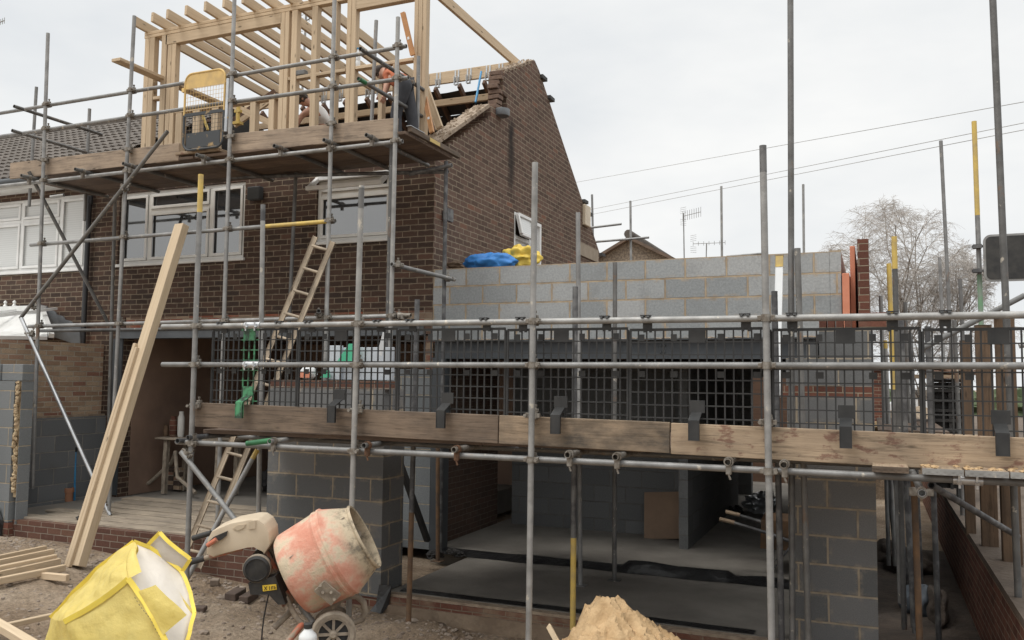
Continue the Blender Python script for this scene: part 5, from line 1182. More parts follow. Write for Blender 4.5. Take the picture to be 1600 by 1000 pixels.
# ------------------------------------------------------------------ yellow bulk bag
BD = 4.9
def BP(px, py, dz=0.0):
    return ray(px, py)*((BD+dz)/F)
def sag(p):       # the whole bag slumps and creases together
    q = p*3.1; r_ = p*8.0
    return p + Vector((noise.noise(q), noise.noise(q+Vector((7, 3, 1))), noise.noise(q+Vector((1, 9, 5)))))*.030 + Vector((noise.noise(r_), noise.noise(r_+Vector((4, 2, 8))), noise.noise(r_+Vector((9, 1, 3)))))*.009
yb = thing('bulk_bag', (BP(190, 1090)), 'open yellow woven bulk bag with white lining, tipped over on the soil', 'bulk bag')
def patch(name, c00, c10, c11, c01, mat, amp=.012, nu=26, nv=22, seed=0, bulge=0.0, th=.006, freq=5):
    bm = bmesh.new(); G = []
    A, B, Cc, D = (BP(*c) for c in (c00, c10, c11, c01)); nrm = (B-A).cross(D-A).normalized()
    if nrm.dot(FW) > 0: nrm = -nrm
    for j in range(nv+1):
        row = []
        for i in range(nu+1):
            u, v = i/nu, j/nv; p = (A*(1-u)+B*u)*(1-v) + (D*(1-u)+Cc*u)*v
            e = min(1, 8*min(u, 1-u)*1.2, 8*min(v, 1-v)*1.2); q = p*freq+Vector((seed*7, 0, 0))
            w = noise.noise(q) + .5*noise.noise(q*2.3) + .8*abs(noise.noise(Vector((q.x*2.2+q.z*1.5, q.y, seed))))
            p = p+nrm*(amp*w*e + bulge*math.sin(math.pi*u)*math.sin(math.pi*v)); row.append(bm.verts.new(sag(p)))
        G.append(row)
    for j in range(nv):
        for i in range(nu): bm.faces.new((G[j][i], G[j][i+1], G[j+1][i+1], G[j+1][i]))
    bmesh.ops.solidify(bm, geom=list(bm.faces), thickness=th)
    mb = MB(); mb.bm.free(); mb.bm = bm; return put(name, mb, M[mat], yb, smooth=True)
def hem(pts, r=.009, name='hem', mat='bag_edge'):
    P0 = [BP(*p) for p in pts]; P = []; mb = MB()
    for a, b in zip(P0, P0[1:]): P += [sag(a.lerp(b, q/8))-FW*.006 for q in range(8)]
    P.append(sag(P0[-1])-FW*.006)
    for a, b in zip(P, P[1:]): mb.bar(a, b, r*2.6, r*.7, (a-Vector((0, 0, 0))).normalized())
    return put(name, mb, M[mat], yb)
A_, B_, T0, T1, T2 = (100, 978, .0), (198, 901, .05), (79, 960, .42), (208, 848, .45), (221, 889, .12)
patch('side_panel', A_, B_, (305, 1085, -.12), (165, 1145, -.10), 'bag_yellow', .026, seed=1, bulge=.06)
patch('top_panel', A_, B_, T1, T0, 'bag_yellow', .032, 34, 28, seed=2, bulge=.03, freq=5)
patch('corner_flap', (198, 901, .04), (221, 890, .08), (216, 856, .34), (208, 849, .44), 'bag_yellow', .008, 8, 8, 3, .01)
patch('end_panel', T0, A_, (165, 1145, -.10), (60, 1130, .40), 'bag_yellow', .02, seed=4)
# white lining: from the near mouth edge across to the far rim
rim = [(208, 848, .46), (232, 857, .49), (256, 872, .50), (280, 895, .46), (297, 925, .38), (304, 955, .28), (300, 985, .16), (285, 1030, .02), (270, 1085, -.08)]
near = [(200, 902, .06), (213, 922, .04), (224, 938, .03), (236, 957, .01), (246, 973, -.01), (256, 992, -.03), (268, 1015, -.05), (276, 1045, -.07), (290, 1090, -.10)]
bm = bmesh.new(); G = []
for a, b in zip(rim, near):
    A, B = BP(*a), BP(*b); row = []
    for k in range(11):
        t = k/10; p = A.lerp(B, t)+FW*(.10*math.sin(math.pi*t)) + FW*.012*noise.noise(A.lerp(B, t)*7); row.append(bm.verts.new(sag(p)))
    G.append(row)
for j in range(len(G)-1):
    for k in range(10): bm.faces.new((G[j][k], G[j][k+1], G[j+1][k+1], G[j+1][k]))
bmesh.ops.subdivide_edges(bm, edges=list(bm.edges), cuts=1, use_grid_fill=True, smooth=.6); bmesh.ops.solidify(bm, geom=list(bm.faces), thickness=.005)
mb = MB(); mb.bm.free(); mb.bm = bm; put('lining', mb, M['bag_white'], yb, smooth=True)
patch('lining_flap', (250, 831, .50), (298, 878, .44), (279, 900, .46), (226, 857, .50), 'bag_white', .008, 14, 10, 6, .015)
patch('inner_flap', (212, 921, .02), (241, 912, .0), (293, 960, -.06), (256, 991, -.06), 'bag_yellow', .010, 16, 16, 7, .02)
patch('base_panel', T1, (304, 955, .28), (270, 1085, -.02), (60, 1130, .42), 'bag_yellow', .01, 10, 10, 8)
hem([tuple(list(p[:2])+[p[2]-.012]) for p in rim]); hem([(250, 831, .49), (274, 854, .46), (298, 878, .43), (279, 900, .45)]); hem([(250, 831, .49), (226, 857, .49)]); hem([A_, (150, 940, .015), B_, (224, 938, .01), (256, 991, -.05), (290, 1062, -.13)], .012); hem([(79, 960, .41), (140, 905, .43), (208, 848, .45)], .01)
stt = MB()
for k in range(14): a, b = Vector((205+k*3.6, 928+k*5.2)), Vector((206.6+k*3.6, 930.3+k*5.2)); stt.bar(sag(BP(a.x, a.y, -.06)), sag(BP(b.x, b.y, -.06)), .003, .002)
put('stitching', stt, M['timber_old'], yb)

# ------------------------------------------------------------------ timber in front
tl_ = thing('timber_bundle', PZ(118, 890, -2.02), 'tall pale joist and two thin battens leaning on the left scaffold', 'timber')
a, b = PZ(120, 884, -2.03), PY(283, 352, 7.92)
cd = (-FW-RT*.55).normalized(); d = (b-a).normalized(); sidev = d.cross(cd).normalized()
if sidev.dot(RT) < 0: sidev = -sidev
beam('joist', a+sidev*.015, b+sidev*.015, .15, .10, M['timber_lean'], tl_, up=cd)
b2 = a+(b-a)*.622
for q, (off, dl) in enumerate(((-.07, .0), (-.024, -.05))): beam('batten', a+sidev*off+cd*.072, b2+sidev*off+cd*.072+d*dl, .043, .04, M['timber_new'], tl_, up=cd)
for k, (e, s, z, lab) in enumerate((((70, 858), (-90, 892), -1.86, 'farthest batten of the ground stack at the left edge'), ((82, 863), (-90, 899), -1.88, 'second farthest batten of the ground stack at the left edge'), ((87, 871), (-90, 908), -1.90, 'middle batten of the ground stack at the left edge'), ((92, 878), (-90, 918), -1.94, 'second nearest batten of the ground stack at the left edge'), ((101, 887), (-90, 926), -1.97, 'nearest batten of the ground stack at the left edge'), ((106, 903), (40, 897), -2.0, 'short batten poking out from under the ground stack'))):
    tag(beam('batten', PZ(*s, z), PZ(*e, z), .05, .065, M['timber_new']), lab, 'timber', 'battens stacked on the soil')
tag(beam('timber_offcut', PZ(-60, 942, -1.98), PZ(58, 1012, -1.98), .075, .06, M['timber_lean']), 'pale timber pointing into the bottom left corner', 'timber')
tag(beam('timber_offcut', PZ(8, 978, -2.03), PZ(90, 960, -2.05), .05, .04, M['timber_new']), 'thin timber half buried left of the yellow bag', 'timber')
tag(beam('timber_offcut', PZ(857, 978, -1.95), PZ(885, 1030, -2.05), .045, .02, M['timber_lean'], up=(0, -1, .2)), 'splintered pale stick in front of the sand heap', 'timber')

# ------------------------------------------------------------------ sand heap
pk = PY(935, 930, 6.35); bm = bmesh.new(); G = []; nsd = 110; R_ = .95
for j in range(nsd+1):
    row = []
    for i in range(nsd+1):
        x = pk.x+.42+(i/nsd*2-1)*R_*1.35; y = pk.y-.12+(j/nsd*2-1)*R_*.85; p = Vector((x, y, 0))
        u = (x-pk.x)/(1.45 if x > pk.x else .50); v = (y-pk.y)/.75; r_ = math.hypot(u, v)*(1+.18*noise.noise(p*2.2))
        base = -2.40; hgt = (pk.z-base)*max(0, 1-r_)**.85 if r_ < 1 else 0
        rg = 1-abs(noise.noise(p*4.5)); hgt *= (1+.30*(rg-.7)); k_ = min(1, hgt*8); hgt = hgt*.75+.25*math.floor(hgt*14+.8*noise.noise(p*6))/14
        z = base+hgt+k_*(.05*noise.noise(p*8)+.05*noise.noise(p*19)+.03*noise.noise(p*40)-.05*max(0, .25-abs(noise.noise(p*5+Vector((9, 0, 0)))))*4*.25)
        row.append(bm.verts.new((x, y, z)))
    G.append(row)
for j in range(nsd):
    for i in range(nsd): bm.faces.new((G[j][i], G[j][i+1], G[j+1][i+1], G[j+1][i]))
mb = MB(); mb.bm.free(); mb.bm = bm; tag(put('sand_heap', mb, M['sand'], smooth=True), 'lumpy heap of yellow building sand in front of the opening', 'sand heap')

# ------------------------------------------------------------------ wooden ladder, upper and lower ends
def ladder(label, l0, l1, r0_, r1_, rungs, mat):
    t = thing('ladder', l0, label, 'ladder'); l0, l1, r0_, r1_ = map(Vector, (l0, l1, r0_, r1_))
    upv = (-FW)
    for a, b in ((l0, l1), (r0_, r1_)): beam('stile', a, b, .056, .03, M[mat], t, up=upv, bev=.008)
    for k in range(rungs):
        f_ = (k+.6)/rungs; put('rung', MB().tube([l0.lerp(l1, f_), r0_.lerp(r1_, f_)], .017, 10), M[mat], t, smooth=True)
    return t
T = 7.75; 
l1, r1_ = PY(493, 370, 8.0), PY(520, 378, 8.0); bl = PZ(278, 870, -2.15); br = PZ(306, 880, -2.15)
lA = PY(285, 905, 6.9); 
def on_line(px, py, Y): return PY(px, py, Y)
l0 = PY(385, 640, 7.55); r0_ = PY(412, 640, 7.55)
dl_ = (l1-l0).normalized(); ladder('splashed wooden ladder rising through the mesh guards to the first floor', PY(283, 882, 7.22), l1, PY(311, 888, 7.25), r1_, 14, 'ladder_wood')

# ------------------------------------------------------------------ things on the walls and in the rooms
def sack(name, c, r, mat, lab, seed, cat='sack', amp=.35, freq=1.8):
    mb = MB().blob(c, r, seed, amp, freq, 5)
    for v in mb.bm.verts:
        q = v.co*7+Vector((seed, 0, 0)); d = (v.co-Vector(c)).normalized(); v.co += d*(.05*min(r)/.12)*((1-abs(noise.noise(q)))**2*.5-.25+.25*noise.noise(q*2.7))
    return tag(put(name, mb, M[mat], smooth=True), lab, cat)
p = PY(766, 411, 9.9); sack('blue_sack', p, (.36, .22, .12), 'blue_sack', 'blue plastic sack lying behind the top of the block wall', 3, amp=.22)
p = PY(812, 404, 10.15); sack('yellow_sack', p, (.22, .16, .15), 'yellow_sack', 'yellow plastic sack leaning on the blue sack behind the block wall', 7, amp=.5, freq=2.2)
p = PY(712, 414, 9.6); sack('mortar_lump', p, (.10, .1, .05), 'timber_post', 'small brown lump at the left end of the block wall top', 9, 'rubble')
fb = thing('foil_boards', (-4.9, EX+.1, 0), 'pale foil faced boards standing on the left pier behind the mesh', 'insulation board')
for (xa, ya), (xb_, yb_), Y in (((535, 543), (612, 595), EX+.2), ((514, 540), (531, 595), EX+.16)):
    a, b = PY(xa, ya, Y), PY(xb_, yb_, Y); put('board', MB().box(a.x, b.x, Y, Y+.05, -.02, a.z, .003), M['foil'], fb)
a = PY(598, 545, EX+.4); put('board', MB().bar(PY(593, 555, EX+.13), PY(602, 520, EX+.13), .05, .02, -FW), M['white_plastic'], fb)
gs = MB().poly([PY(*q, EX+.12) for q in ((526, 566), (545, 537), (556, 537), (554, 566))], (0, .03, 0)); gs2 = gs.poly([PY(*q, EX+.10) for q in ((500, 590), (512, 578), (514, 590))], (0, .03, 0))
tag(put('green_sheet', gs, M['green_sheet']), 'mint green sheet folded in front of the foil boards', 'sheet')
pb = thing('plaster_bag', PY(482, 592, EX+.1), 'white bag with orange print standing on the left pier', 'bag'); q = PY(482, 582, EX+.12)
put('bag', MB().blob(q, (.10, .06, .075), 2, .2, 2, 3), M['white_plastic'], pb, smooth=True); put('print', MB().box(q.x-.07, q.x+.07, q.y-.064, q.y-.055, q.z-.055, q.z-.0), M['insulation'], pb)
# trestle by the plaster wall
tb_ = thing('trestle_table', PZ(265, 768, LZ), 'small dusty trestle table against the brown plaster wall', 'table'); c = PZ(268, 768, LZ); tz = PY(268, 684, c.y).z
beam('tabletop', (c.x-.18, c.y+.05, tz), (c.x+1.1, c.y+.05, tz), .5, .03, M['timber_floor'], tb_)
for dx, dy in ((0, -.15), (0, .25), (1.0, -.15), (1.0, .25)): beam('leg', (c.x+dx, c.y+dy, LZ-.01), (c.x+dx, c.y+dy+.02, tz-.016), .06, .06, M['cement_tube'], tb_)
def pot(px, y0, y1, r_, mat, nm, lab):
    p = PY(px, y1, c.y); hh = PY(px, y0, c.y).z-p.z
    tag(put(nm, MB().lathe([(r_*.8, 0), (r_, hh*.15), (r_, hh*.75), (r_*.65, hh*.9), (r_*.7, hh)], Matrix.Translation((p.x, c.y+.03, tz+.016)), 18), M[mat], smooth=True), lab, 'pot')
pot(280, 642, 682, .05, 'upvc_dull', 'pot', 'tall whitish pot on the trestle table'); pot(268, 650, 682, .06, 'brick_red', 'pot', 'wide reddish pot on the trestle table'); pot(257, 664, 682, .04, 'timber_post', 'pot', 'small brown pot at the left end of the trestle table')
bs = thing('brick_stack', (c.x-.15, c.y+.35, LZ), 'short stack of old bricks under the trestle table', 'bricks'); x0_ = c.x-.25
for r_ in range(5):
    for k in range(2): put('brick', MB().box(x0_+k*.13, x0_+k*.13+.12, c.y+.15, c.y+.36, LZ+.002+r_*.068, LZ+.066+r_*.068, .004), M['brick_stock' if (r_+k) % 2 else 'brick_solid'], bs)
tag(put('hose', MB().tube([Vector((c.x-.7, c.y-.25, LZ+.03)), Vector((c.x-.35, c.y-.1, LZ+.12)), Vector((c.x-.05, c.y+.02, LZ+.42)), Vector((c.x+.05, c.y, LZ+.6))], .03, 8).tube([Vector((c.x+.14, c.y-.1, LZ+.62)), Vector((c.x+.3, c.y-.2, LZ+.25)), Vector((c.x+.75, c.y-.3, LZ+.06))], .028, 8), M['cement_tube'], smooth=True), 'dusty grey hose draped over the trestle legs', 'hose')
for k in range(5):
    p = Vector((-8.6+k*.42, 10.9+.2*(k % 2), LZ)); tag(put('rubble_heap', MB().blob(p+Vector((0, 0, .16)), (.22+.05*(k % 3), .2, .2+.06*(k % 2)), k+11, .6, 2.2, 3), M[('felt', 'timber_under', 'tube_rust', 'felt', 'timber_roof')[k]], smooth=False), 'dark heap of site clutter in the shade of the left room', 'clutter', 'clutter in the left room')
p = PZ(107, 783, LZ-.03); tp = thing('drain_pipe', p, 'terracotta drain pipe stub beside the grey blocks', 'pipe')
put('pipe', MB().lathe([(.055, 0), (.055, .12), (.068, .125), (.068, .185), (.05, .185), (.05, .12)], Matrix.Translation(p), 20, False), M['terracotta'], tp, smooth=True)
bp = PY(118, 745, 8.9); bt_ = PY(118, 706, 8.9); wp2 = thing('water_pipe', bp, 'blue water pipe with a black tap against the grey blocks', 'pipe')
put('pipe', MB().tube([(bp.x, 8.9, LZ-.03), (bt_.x, 8.9, bt_.z)], .014, 8), M['blue_pipe'], wp2, smooth=True); put('tap', MB().tube([bt_, bt_+Vector((0, 0, .07))], .022, 8).tube([bt_+Vector((-.05, 0, .06)), bt_+Vector((.06, 0, .05))], .016, 8), M['rubber'], wp2, smooth=True)
tag(put('plastic_scrap', MB().blob(PZ(132, 812, LZ+.01)+Vector((0, 0, .015)), (.13, .05, .03), 8, .6, 3, 3), M['polythene']), 'black plastic scrap lying on the left end of the boards', 'plastic sheet')
# wheelbarrow in the back passage
wh = thing('wheelbarrow', (-1.1, 10.4, RZ+.03), 'rusty wheelbarrow with two long handles in the passage to the back', 'wheelbarrow')
g1, g2 = PZ(1127, 811, -1.50), PZ(1162, 764, -1.46); dirv = (g2-g1); fwdv = Vector((-dirv.y, dirv.x, 0)).normalized()
if fwdv.dot(RT) < 0: fwdv = -fwdv
g2 = g1 + Vector((dirv.x, dirv.y, 0)).normalized()*.58
for g in (g1, g2):
    put('handle', MB().tube([g, g+fwdv*.5+Vector((0, 0, -.12)), g+fwdv*1.1+Vector((0, 0, -.30))], .018, 8), M['tube_black'], wh, smooth=True); put('grip', MB().tube([g-fwdv*.02, g+fwdv*.14+Vector((0, 0, -.03))], .022, 8), M['timber_tan'], wh, smooth=True)
    put('leg', MB().tube([g+fwdv*.55+Vector((0, 0, -.14)), g+fwdv*.5+Vector((0, 0, RZ+.05-g.z)), g+fwdv*.75+Vector((0, 0, -.2))], .014, 8), M['tube_black'], wh, smooth=True)
m_ = (g1+g2)/2; q0 = [g1+fwdv*.42, g2+fwdv*.42, g2+fwdv*1.1, g1+fwdv*1.1]; tr = MB()
lo_ = [m_+(p-m_)*.72+Vector((0, 0, -.30))+fwdv*.1 for p in q0]; hi_ = [p+Vector((0, 0, .02)) for p in q0]
for k in range(4): tr.quad(lo_[k], lo_[(k+1) % 4], hi_[(k+1) % 4], hi_[k])
tr.quad(*lo_); put('tray', tr, M['tube_rust'], wh)
c = m_+fwdv*1.3; c.z = RZ+.22; put('wheel', MB().lathe([(.1, -.04), (.19, -.03), (.19, .03), (.1, .04)], Matrix.Translation(c) @ Matrix.Rotation(math.pi/2, 4, 'X'), 20), M['rubber'], wh, smooth=True)
p = PZ(1190, 788, -1.95); sack('clear_bag', p, (.25, .2, .18), 'galv_new', 'crumpled clear plastic bag at the far end of the passage', 5, 'bag', .5, 3)
p = PZ(1150, 800, RZ+.05); sack('dark_bag', p, (.1, .1, .1), 'polythene', 'small dark bundle against the end-on partition', 6, 'bag', .5, 3)
tag(put('dark_strut', MB().bar(PY(622, 715, 8.6), PY(668, 845, 9.1), .07, .05), M['felt']), 'dark diagonal strut left of the steel column', 'strut')

M['soil_shaded'] = plain('soil with shade in its colour', (.085, .064, .05), (.05, .04, .033), 3, .95, bmp=.02, bscale=20, world=True)  # soil colour darkened to carry the shade of the passage
# ------------------------------------------------------------------ right-hand side: retaining wall, neighbour's yard
rw = thing('retaining_wall', (.98, 9, -2.35), 'low red brown brick wall beside the dark passage', 'wall')
put('brickwork', MB().box(.87, 1.09, 3.5, 19, -2.6, -1.56), M['brick_red'], rw); M['soil_dark'] = plain('dark trodden soil', (.15, .115, .088), (.095, .072, .055), 2.2, .95, bmp=.02, bscale=18, world=True)
put('coping', MB().box(.865, 1.10, 3.5, 19, -1.556, -1.50), M['soil_dark'], rw)
bm = bmesh.new(); G = []
txs = [1.095+k*.25 for k in range(24)]+[8, 12, 20, 40, 90]; tys = [2+k*.4 for k in range(60)]+[28, 34, 45, 70, 120]
for y in tys:
    row = []
    for x in txs: p = Vector((x, y, 0)); row.append(bm.verts.new((x, y, -1.53+(.05*noise.noise(p*1.3)+.02*noise.noise(p*4) if x > 1.1 else 0)+max(0, min(1, (y-13)/6))*.25)))
    G.append(row)
for j in range(len(G)-1):
    for i in range(len(txs)-1): bm.faces.new((G[j][i], G[j][i+1], G[j+1][i+1], G[j+1][i]))
mb = MB(); mb.bm.free(); mb.bm = bm; tag(put('terrain', mb, M['soil_dark'], smooth=True, Mw=Matrix.Identity(4)), kind='structure')
tag(put('path', MB().box(.0, .868, 6.9, 13.5, -2.5, -2.325), M['soil_shaded']), kind='structure')  # dark sheet over the soil; the passage shade is in its colour
for k in range(3): tag(beam('deck_board', (.15+k*.232, 10.0, zt(.3)), (.15+k*.232, 13.6, zt(.3)), .225, .038, M['timber_under']), 'soiled board bridging the dark passage behind the banded board ends', 'scaffold board', 'boards over the dark passage')
tag(put('terrain', MB().box(-20, 1.08, 19.05, 120, -2.6, -1.4), M['soil']), kind='structure')
for k, (px, pyb, pyt, w, Yk, lab) in enumerate(((1517, 832, 532, 12, 9.9, 'slim brown timber post left of the two thick ones'), (1547, 850, 508, 19, 9.2, 'brown timber post in the middle of the three by the right edge'), (1582, 880, 497, 22, 8.5, 'widest brown timber post at the right edge'), (1462, 800, 742, 10, 13, 'short far brown post at the end of the passage'))):
    b = PY(px, pyb, Yk); t = PY(px-3, pyt, Yk); ww = w*Yk*1.05/F; b.z = -1.52
    tag(beam('timber_post', b, (b.x-.01, b.y, t.z), ww, ww*.7, M['timber_post'], up=(0, -1, 0)), lab, 'post', 'brown timber posts in the yard')
pl_ = thing('pallet_stack', PY(1483, 690, 12.5), 'dark stack of slatted pallets behind the right mesh guard', 'pallets'); a, b = PY(1457, 690, 12.5), PY(1513, 592, 12.5)
for k in range(11):
    z0_ = -1.35+k*(b.z+1.35)/11; pm = MB(); hgt = (b.z+1.35)/11
    pm.box(a.x+.03, b.x-.03, 12.55, 13.2, z0_+.004, z0_+hgt*.6)
    for q in range(3): pm.box(a.x+(b.x-a.x)*(q*.46), a.x+(b.x-a.x)*(q*.46+.08), 12.5, 13.3, z0_+.0, z0_+hgt*.62)
    pm.box(a.x, b.x, 12.49, 13.3, z0_+hgt*.64, z0_+hgt*.97); put('pallet', pm, M['felt'], pl_)
put('top_board', MB().box(a.x-.3, b.x+.05, 12.4, 13.3, b.z+.002, b.z+.05), M['timber_tan'], pl_)
tag(put('leaf_litter', MB().blob((a.x+.25, 12.8, b.z+.09), (.35, .3, .06), 4, .6, 3, 3), M['timber_roof']), 'brown rubbish heaped on top of the pallet stack', 'rubble')
for k, (px, py, Y, r_, mat, lab) in enumerate(((1402, 668, 15, (.45, .4, .10), 'sand', 'pale spoil heap behind the side scaffold tubes'), (1432, 655, 17, (.5, .5, .2), 'soil', 'brown spoil heap left of the pallet stack'), (1420, 770, 12, (.28, .4, .30), 'soil_shaded', 'dark rubble heap at the end of the dark passage'), (1432, 838, 9.9, (.16, .25, .14), 'blue_grey', 'blue grey sack lying in the dark passage'), (1386, 775, 12.5, (.22, .2, .16), 'foil', 'dark heap behind the right pier foot'), (1462, 850, 9.8, (.10, .5, .10), 'timber_under', 'slumped dark heap against the low brick wall'))):
    if mat == 'blue_grey': M['blue_grey'] = plain('blue grey sack', (.11, .13, .155), None, 4, .6)
    c = PY(px, py, Y)
    if k > 1: r_ = (r_[0], r_[1], .2); c.z = -2.25; mat = mat if mat == 'blue_grey' else 'soil_shaded'
    tag(put('spoil_heap' if k < 3 else 'sack', MB().blob(c, r_, k+21, .3, 2.0, 4), M[mat], smooth=True), lab, 'heap' if k < 3 else 'sack')
# black panel sign clipped to the yellow topped tube
sgn = thing('panel_sign', PY(1568, 438, 9.9), 'black rounded panel with pale rim clipped to the long yellow topped tube', 'sign'); a, b = PY(1536, 367, 9.9), PY(1640, 437, 9.9); r_ = .07
def rr_(x0, x1, z0, z1, r_, y): 
    o = []
    for cx, cz, s_ in ((x1-r_, z1-r_, 0), (x0+r_, z1-r_, 90), (x0+r_, z0+r_, 180), (x1-r_, z0+r_, 270)): o += [(cx+r_*math.cos(math.radians(s_+15*k)), y, cz+r_*math.sin(math.radians(s_+15*k))) for k in range(7)]
    return o
put('rim', MB().poly(rr_(a.x, b.x, b.z, a.z, r_, 9.905), (0, .03, 0)), M['galv'], sgn); put('panel', MB().poly(rr_(a.x+.022, b.x-.022, b.z+.022, a.z-.022, r_-.02, 9.898), (0, .006, 0)), M['rubber'], sgn)
for py in (385, 423): p = PY(1527, py, 9.93); put('clip', MB().box(p.x-.05, p.x+.10, 9.92, 9.95, p.z-.012, p.z+.012).box(p.x-.04, p.x+.04, 9.90, 9.98, p.z-.02, p.z+.02), M['tube_black'], sgn)
# ------------------------------------------------------------------ beyond: houses, aerials, wires, birch
fh = thing('distant_house', PY(985, 600, 30), 'far house end with brown pebbledash gable and dark verge', 'house'); ap, l_, r2_ = PY(985, 375, 30), PY(912, 420, 30), PY(1060, 412, 30)
put('gable_wall', MB().poly([(l_.x, 30, -2), (r2_.x, 30, -2), (r2_.x, 30, r2_.z), (ap.x, 30, ap.z), (l_.x, 30, l_.z)], (0, 8, 0)), M['pebbledash'], fh)
vg = MB()
for e in (l_, r2_): vg.bar((ap.x, 29.9, ap.z+.05), (e.x+(e.x-ap.x)*.05, 29.9, e.z+.05-.03), .35, .10); 
put('verge', vg, M['timber_under'], fh); put('roof', MB().poly([(l_.x-.2, 30.2, l_.z-.05), (ap.x, 30.2, ap.z+.09), (r2_.x+.2, 30.2, r2_.z-.05), (r2_.x+.2, 30.2, r2_.z+.03), (ap.x, 30.2, ap.z+.2), (l_.x-.2, 30.2, l_.z+.03)], (0, 8.2, 0)), M['tile'], fh)
put('ridge_cap', MB().tube([(ap.x, 29.7, ap.z+.18), (ap.x, 38, ap.z+.18)], .16, 10), M['tile'], fh, smooth=True)
def aerial(nm_lab, base, top, boom_a, boom_b, Y, n_, ht=.18):
    t = thing('tv_aerial', PY(*base, Y), nm_lab, 'aerial', 'television aerials'); put('mast', MB().tube([PY(*base, Y), PY(*top, Y)], .022, 6), M['galv'], t)
    m = MB(); A, B = PY(*boom_a, Y), PY(*boom_b, Y); m.tube([A, B], .012, 5)
    for k in range(n_): q = A.lerp(B, k/(n_-1)); m.tube([q-Vector((0, 0, ht)), q+Vector((0, 0, ht))], .008, 4)
    q = A; 
    for s_ in (-1, 1):
        for h_ in (.10, .17, .24, .31): m.tube([(q.x-.10, Y, q.z+s_*h_), (q.x+.12, Y, q.z+s_*(h_+.03))], .006, 4)
    put('boom', m, M['galv'], t); return t
aerial('leftmost aerial above the block wall, on a tall bare mast', (1072, 600), (1068, 333), (1067, 338), (1095, 331), 31, 9)
aerial('low crossed aerial above the middle of the block wall', (1099, 600), (1104, 380), (1083, 381), (1133, 379), 32, 7, .08)
aerial('aerial seen between the dormer joists', (472, 150), (479, 8), (466, 40), (512, 12), 13.2, 9, .05)
aerial('aerial cut by the left edge above the tiled roof', (-14, 215), (-14, 30), (-14, 40), (7, 32), 13, 8, .07)
for k, (a, b, lab) in enumerate((((905, 284, 26), (1640, 152, 14), 'uppermost of the three overhead wires'), ((925, 327, 26), (1640, 184, 14), 'middle one of the three overhead wires'), ((925, 335, 26), (1640, 195, 14), 'lowest of the three overhead wires'))):
    A, B = PY(*a), PY(*b); A, B = A+(A-B)*.6, B+(B-A)*.15
    tag(put('overhead_wire', MB().tube([A.lerp(B, q/12)-Vector((0, 0, .25*math.sin(math.pi*q/12)))*.0 for q in range(13)], .006, 5), M['wire']), lab, 'wire', 'overhead wires')
bi = thing('birch_tree', PY(1405, 612, 26), 'bare birch tree with fine drooping twigs behind the scaffold tubes', 'tree')
rt = random.Random(11); tk, tw = MB(), MB(); BY = 26
def in_crown(p):
    w = p.dot(FW); x, y = 800+F*p.dot(RT)/w, 500-F*p.dot(UP)/w; k = noise.noise(p*.45)*.55
    return ((x-1408)/136)**2+((y-440)/118)**2 < 1+k or y > 470
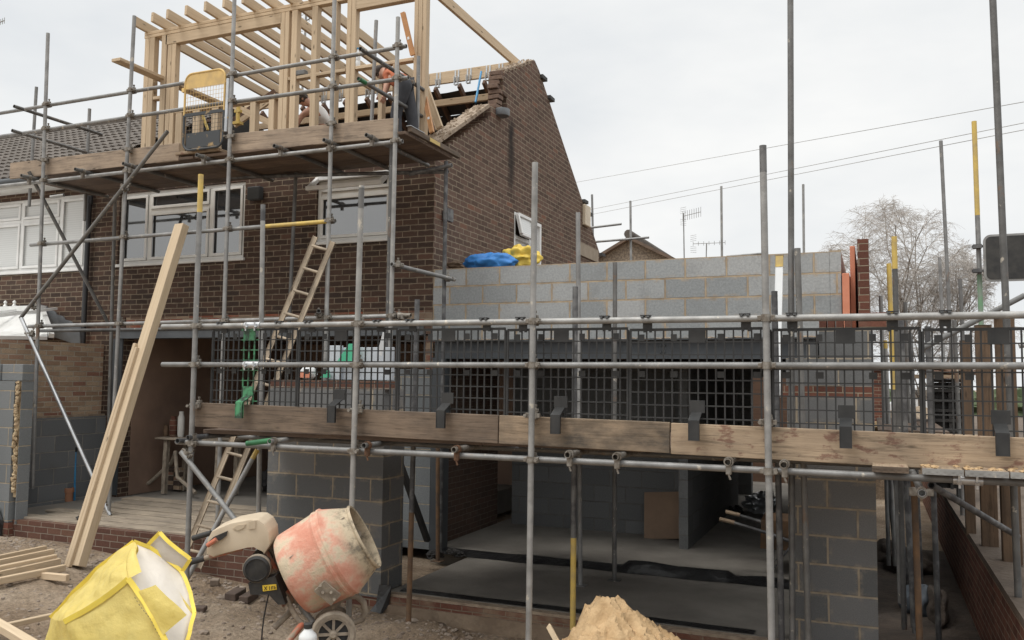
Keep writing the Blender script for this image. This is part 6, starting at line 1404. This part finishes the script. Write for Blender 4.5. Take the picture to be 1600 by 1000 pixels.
def limb(p, d, L_, r_, lev):
    n_ = 4 if lev < 2 else 3; pts = [p]; q = p.copy(); dd = d.copy()
    for k in range(n_):
        dd = (dd+Vector((rt.gauss(0, .13), rt.gauss(0, .13), rt.gauss(0, .09)+(.06 if lev < 2 else -.10*(lev-1))))).normalized(); q = q+dd*(L_/n_)
        if lev and len(pts) > 1 and not in_crown(q): break
        pts.append(q.copy())
    n_ = len(pts)-1
    rs_ = [r_*(1-.6*k/n_) for k in range(n_+1)]
    (tk if lev < 2 else tw).tube(pts, rs_, 6 if lev < 2 else 3, cap=False)
    if lev >= 4: return
    nb = (13, 9, 8, 5)[lev]
    for k in range(nb):
        f = rt.uniform(.25, 1.0) if lev else rt.uniform(.22, 1.0); i = min(n_-1, int(f*n_)); b = pts[i].lerp(pts[i+1], f*n_-i)
        a = rt.uniform(0, 6.283); sp_ = rt.uniform(.35, .75) if lev == 0 else rt.uniform(.5, 1.0)
        nd = (dd*(.75 if lev else .8)+Vector((math.cos(a)*sp_, math.sin(a)*sp_, rt.uniform(-.1, .35)))).normalized()
        limb(b, nd, L_*(rt.uniform(.36, .52) if lev == 0 else rt.uniform(.36, .58)), max(.0038, r_*(.36 if lev < 1 else .42)), lev+1)
for px, top, spread in ((1398, (1372, 335), .16), (1404, (1402, 318), .16), (1440, (1436, 326), .15), (1448, (1488, 352), .14)):
    p = PY(px, 614, BY); p.z = -1.6; e = PY(*top, BY); v = e-p; limb(p+Vector((0, rt.uniform(-.5, .5), 0)), v.normalized(), v.length*.74, spread*.42, 0)
put('trunk', tk, M['bark'], bi, smooth=True); put('crown', tw, M['twig'], bi)
# a parked car and low brick gate pier far beyond the mesh
cr_ = thing('parked_car', PY(1437, 648, 30), 'small white car far behind the mesh at the right', 'car'); c = PY(1437, 632, 30); prc = [(-.9, -.55), (-.9, -.05), (-.75, .1), (-.45, .15), (-.2, .52), (.75, .55), (1.05, .1), (1.1, -.55)]
put('body', MB().poly([(c.x+x, c.y, c.z+z) for x, z in prc], (0, 1.6, 0)), M['car_paint'], cr_); put('window', MB().poly([(c.x+x, c.y-.01, c.z+z) for x, z in ((-.38, .17), (-.17, .46), (.68, .48), (.85, .17))], (0, .008, 0)), M['glass'], cr_)
for x in (-.55, .65): put('wheel', MB().lathe([(.12, -.05), (.27, -.05), (.27, .05), (.12, .05)], Matrix.Translation((c.x+x, c.y, c.z-.58)) @ Matrix.Rotation(math.pi/2, 4, 'X'), 18), M['rubber'], cr_)
gp = PY(1375, 650, 20); tag(put('gate_pier', MB().box(gp.x-.16, gp.x+.16, 20, 20.3, -2, PY(1375, 580, 20).z).box(gp.x-.19, gp.x+.19, 19.97, 20.33, PY(1375, 580, 20).z+.001, PY(1375, 580, 20).z+.07), M['brick_red']), 'small brick gate pier just right of the block pier, far back', 'pier')
hg = MB(); rnh = random.Random(8)
for k in range(60): x = rnh.uniform(-3, 14); hg.blob((x, 44+rnh.uniform(-2, 2), -1.2+rnh.uniform(-.2, .35)), (1.2, 1.0, .7), k, .6, 3, 3)
tag(put('hedge', hg, M['leaf']), 'low far hedge along the horizon behind the yard', 'hedge', kind='stuff')
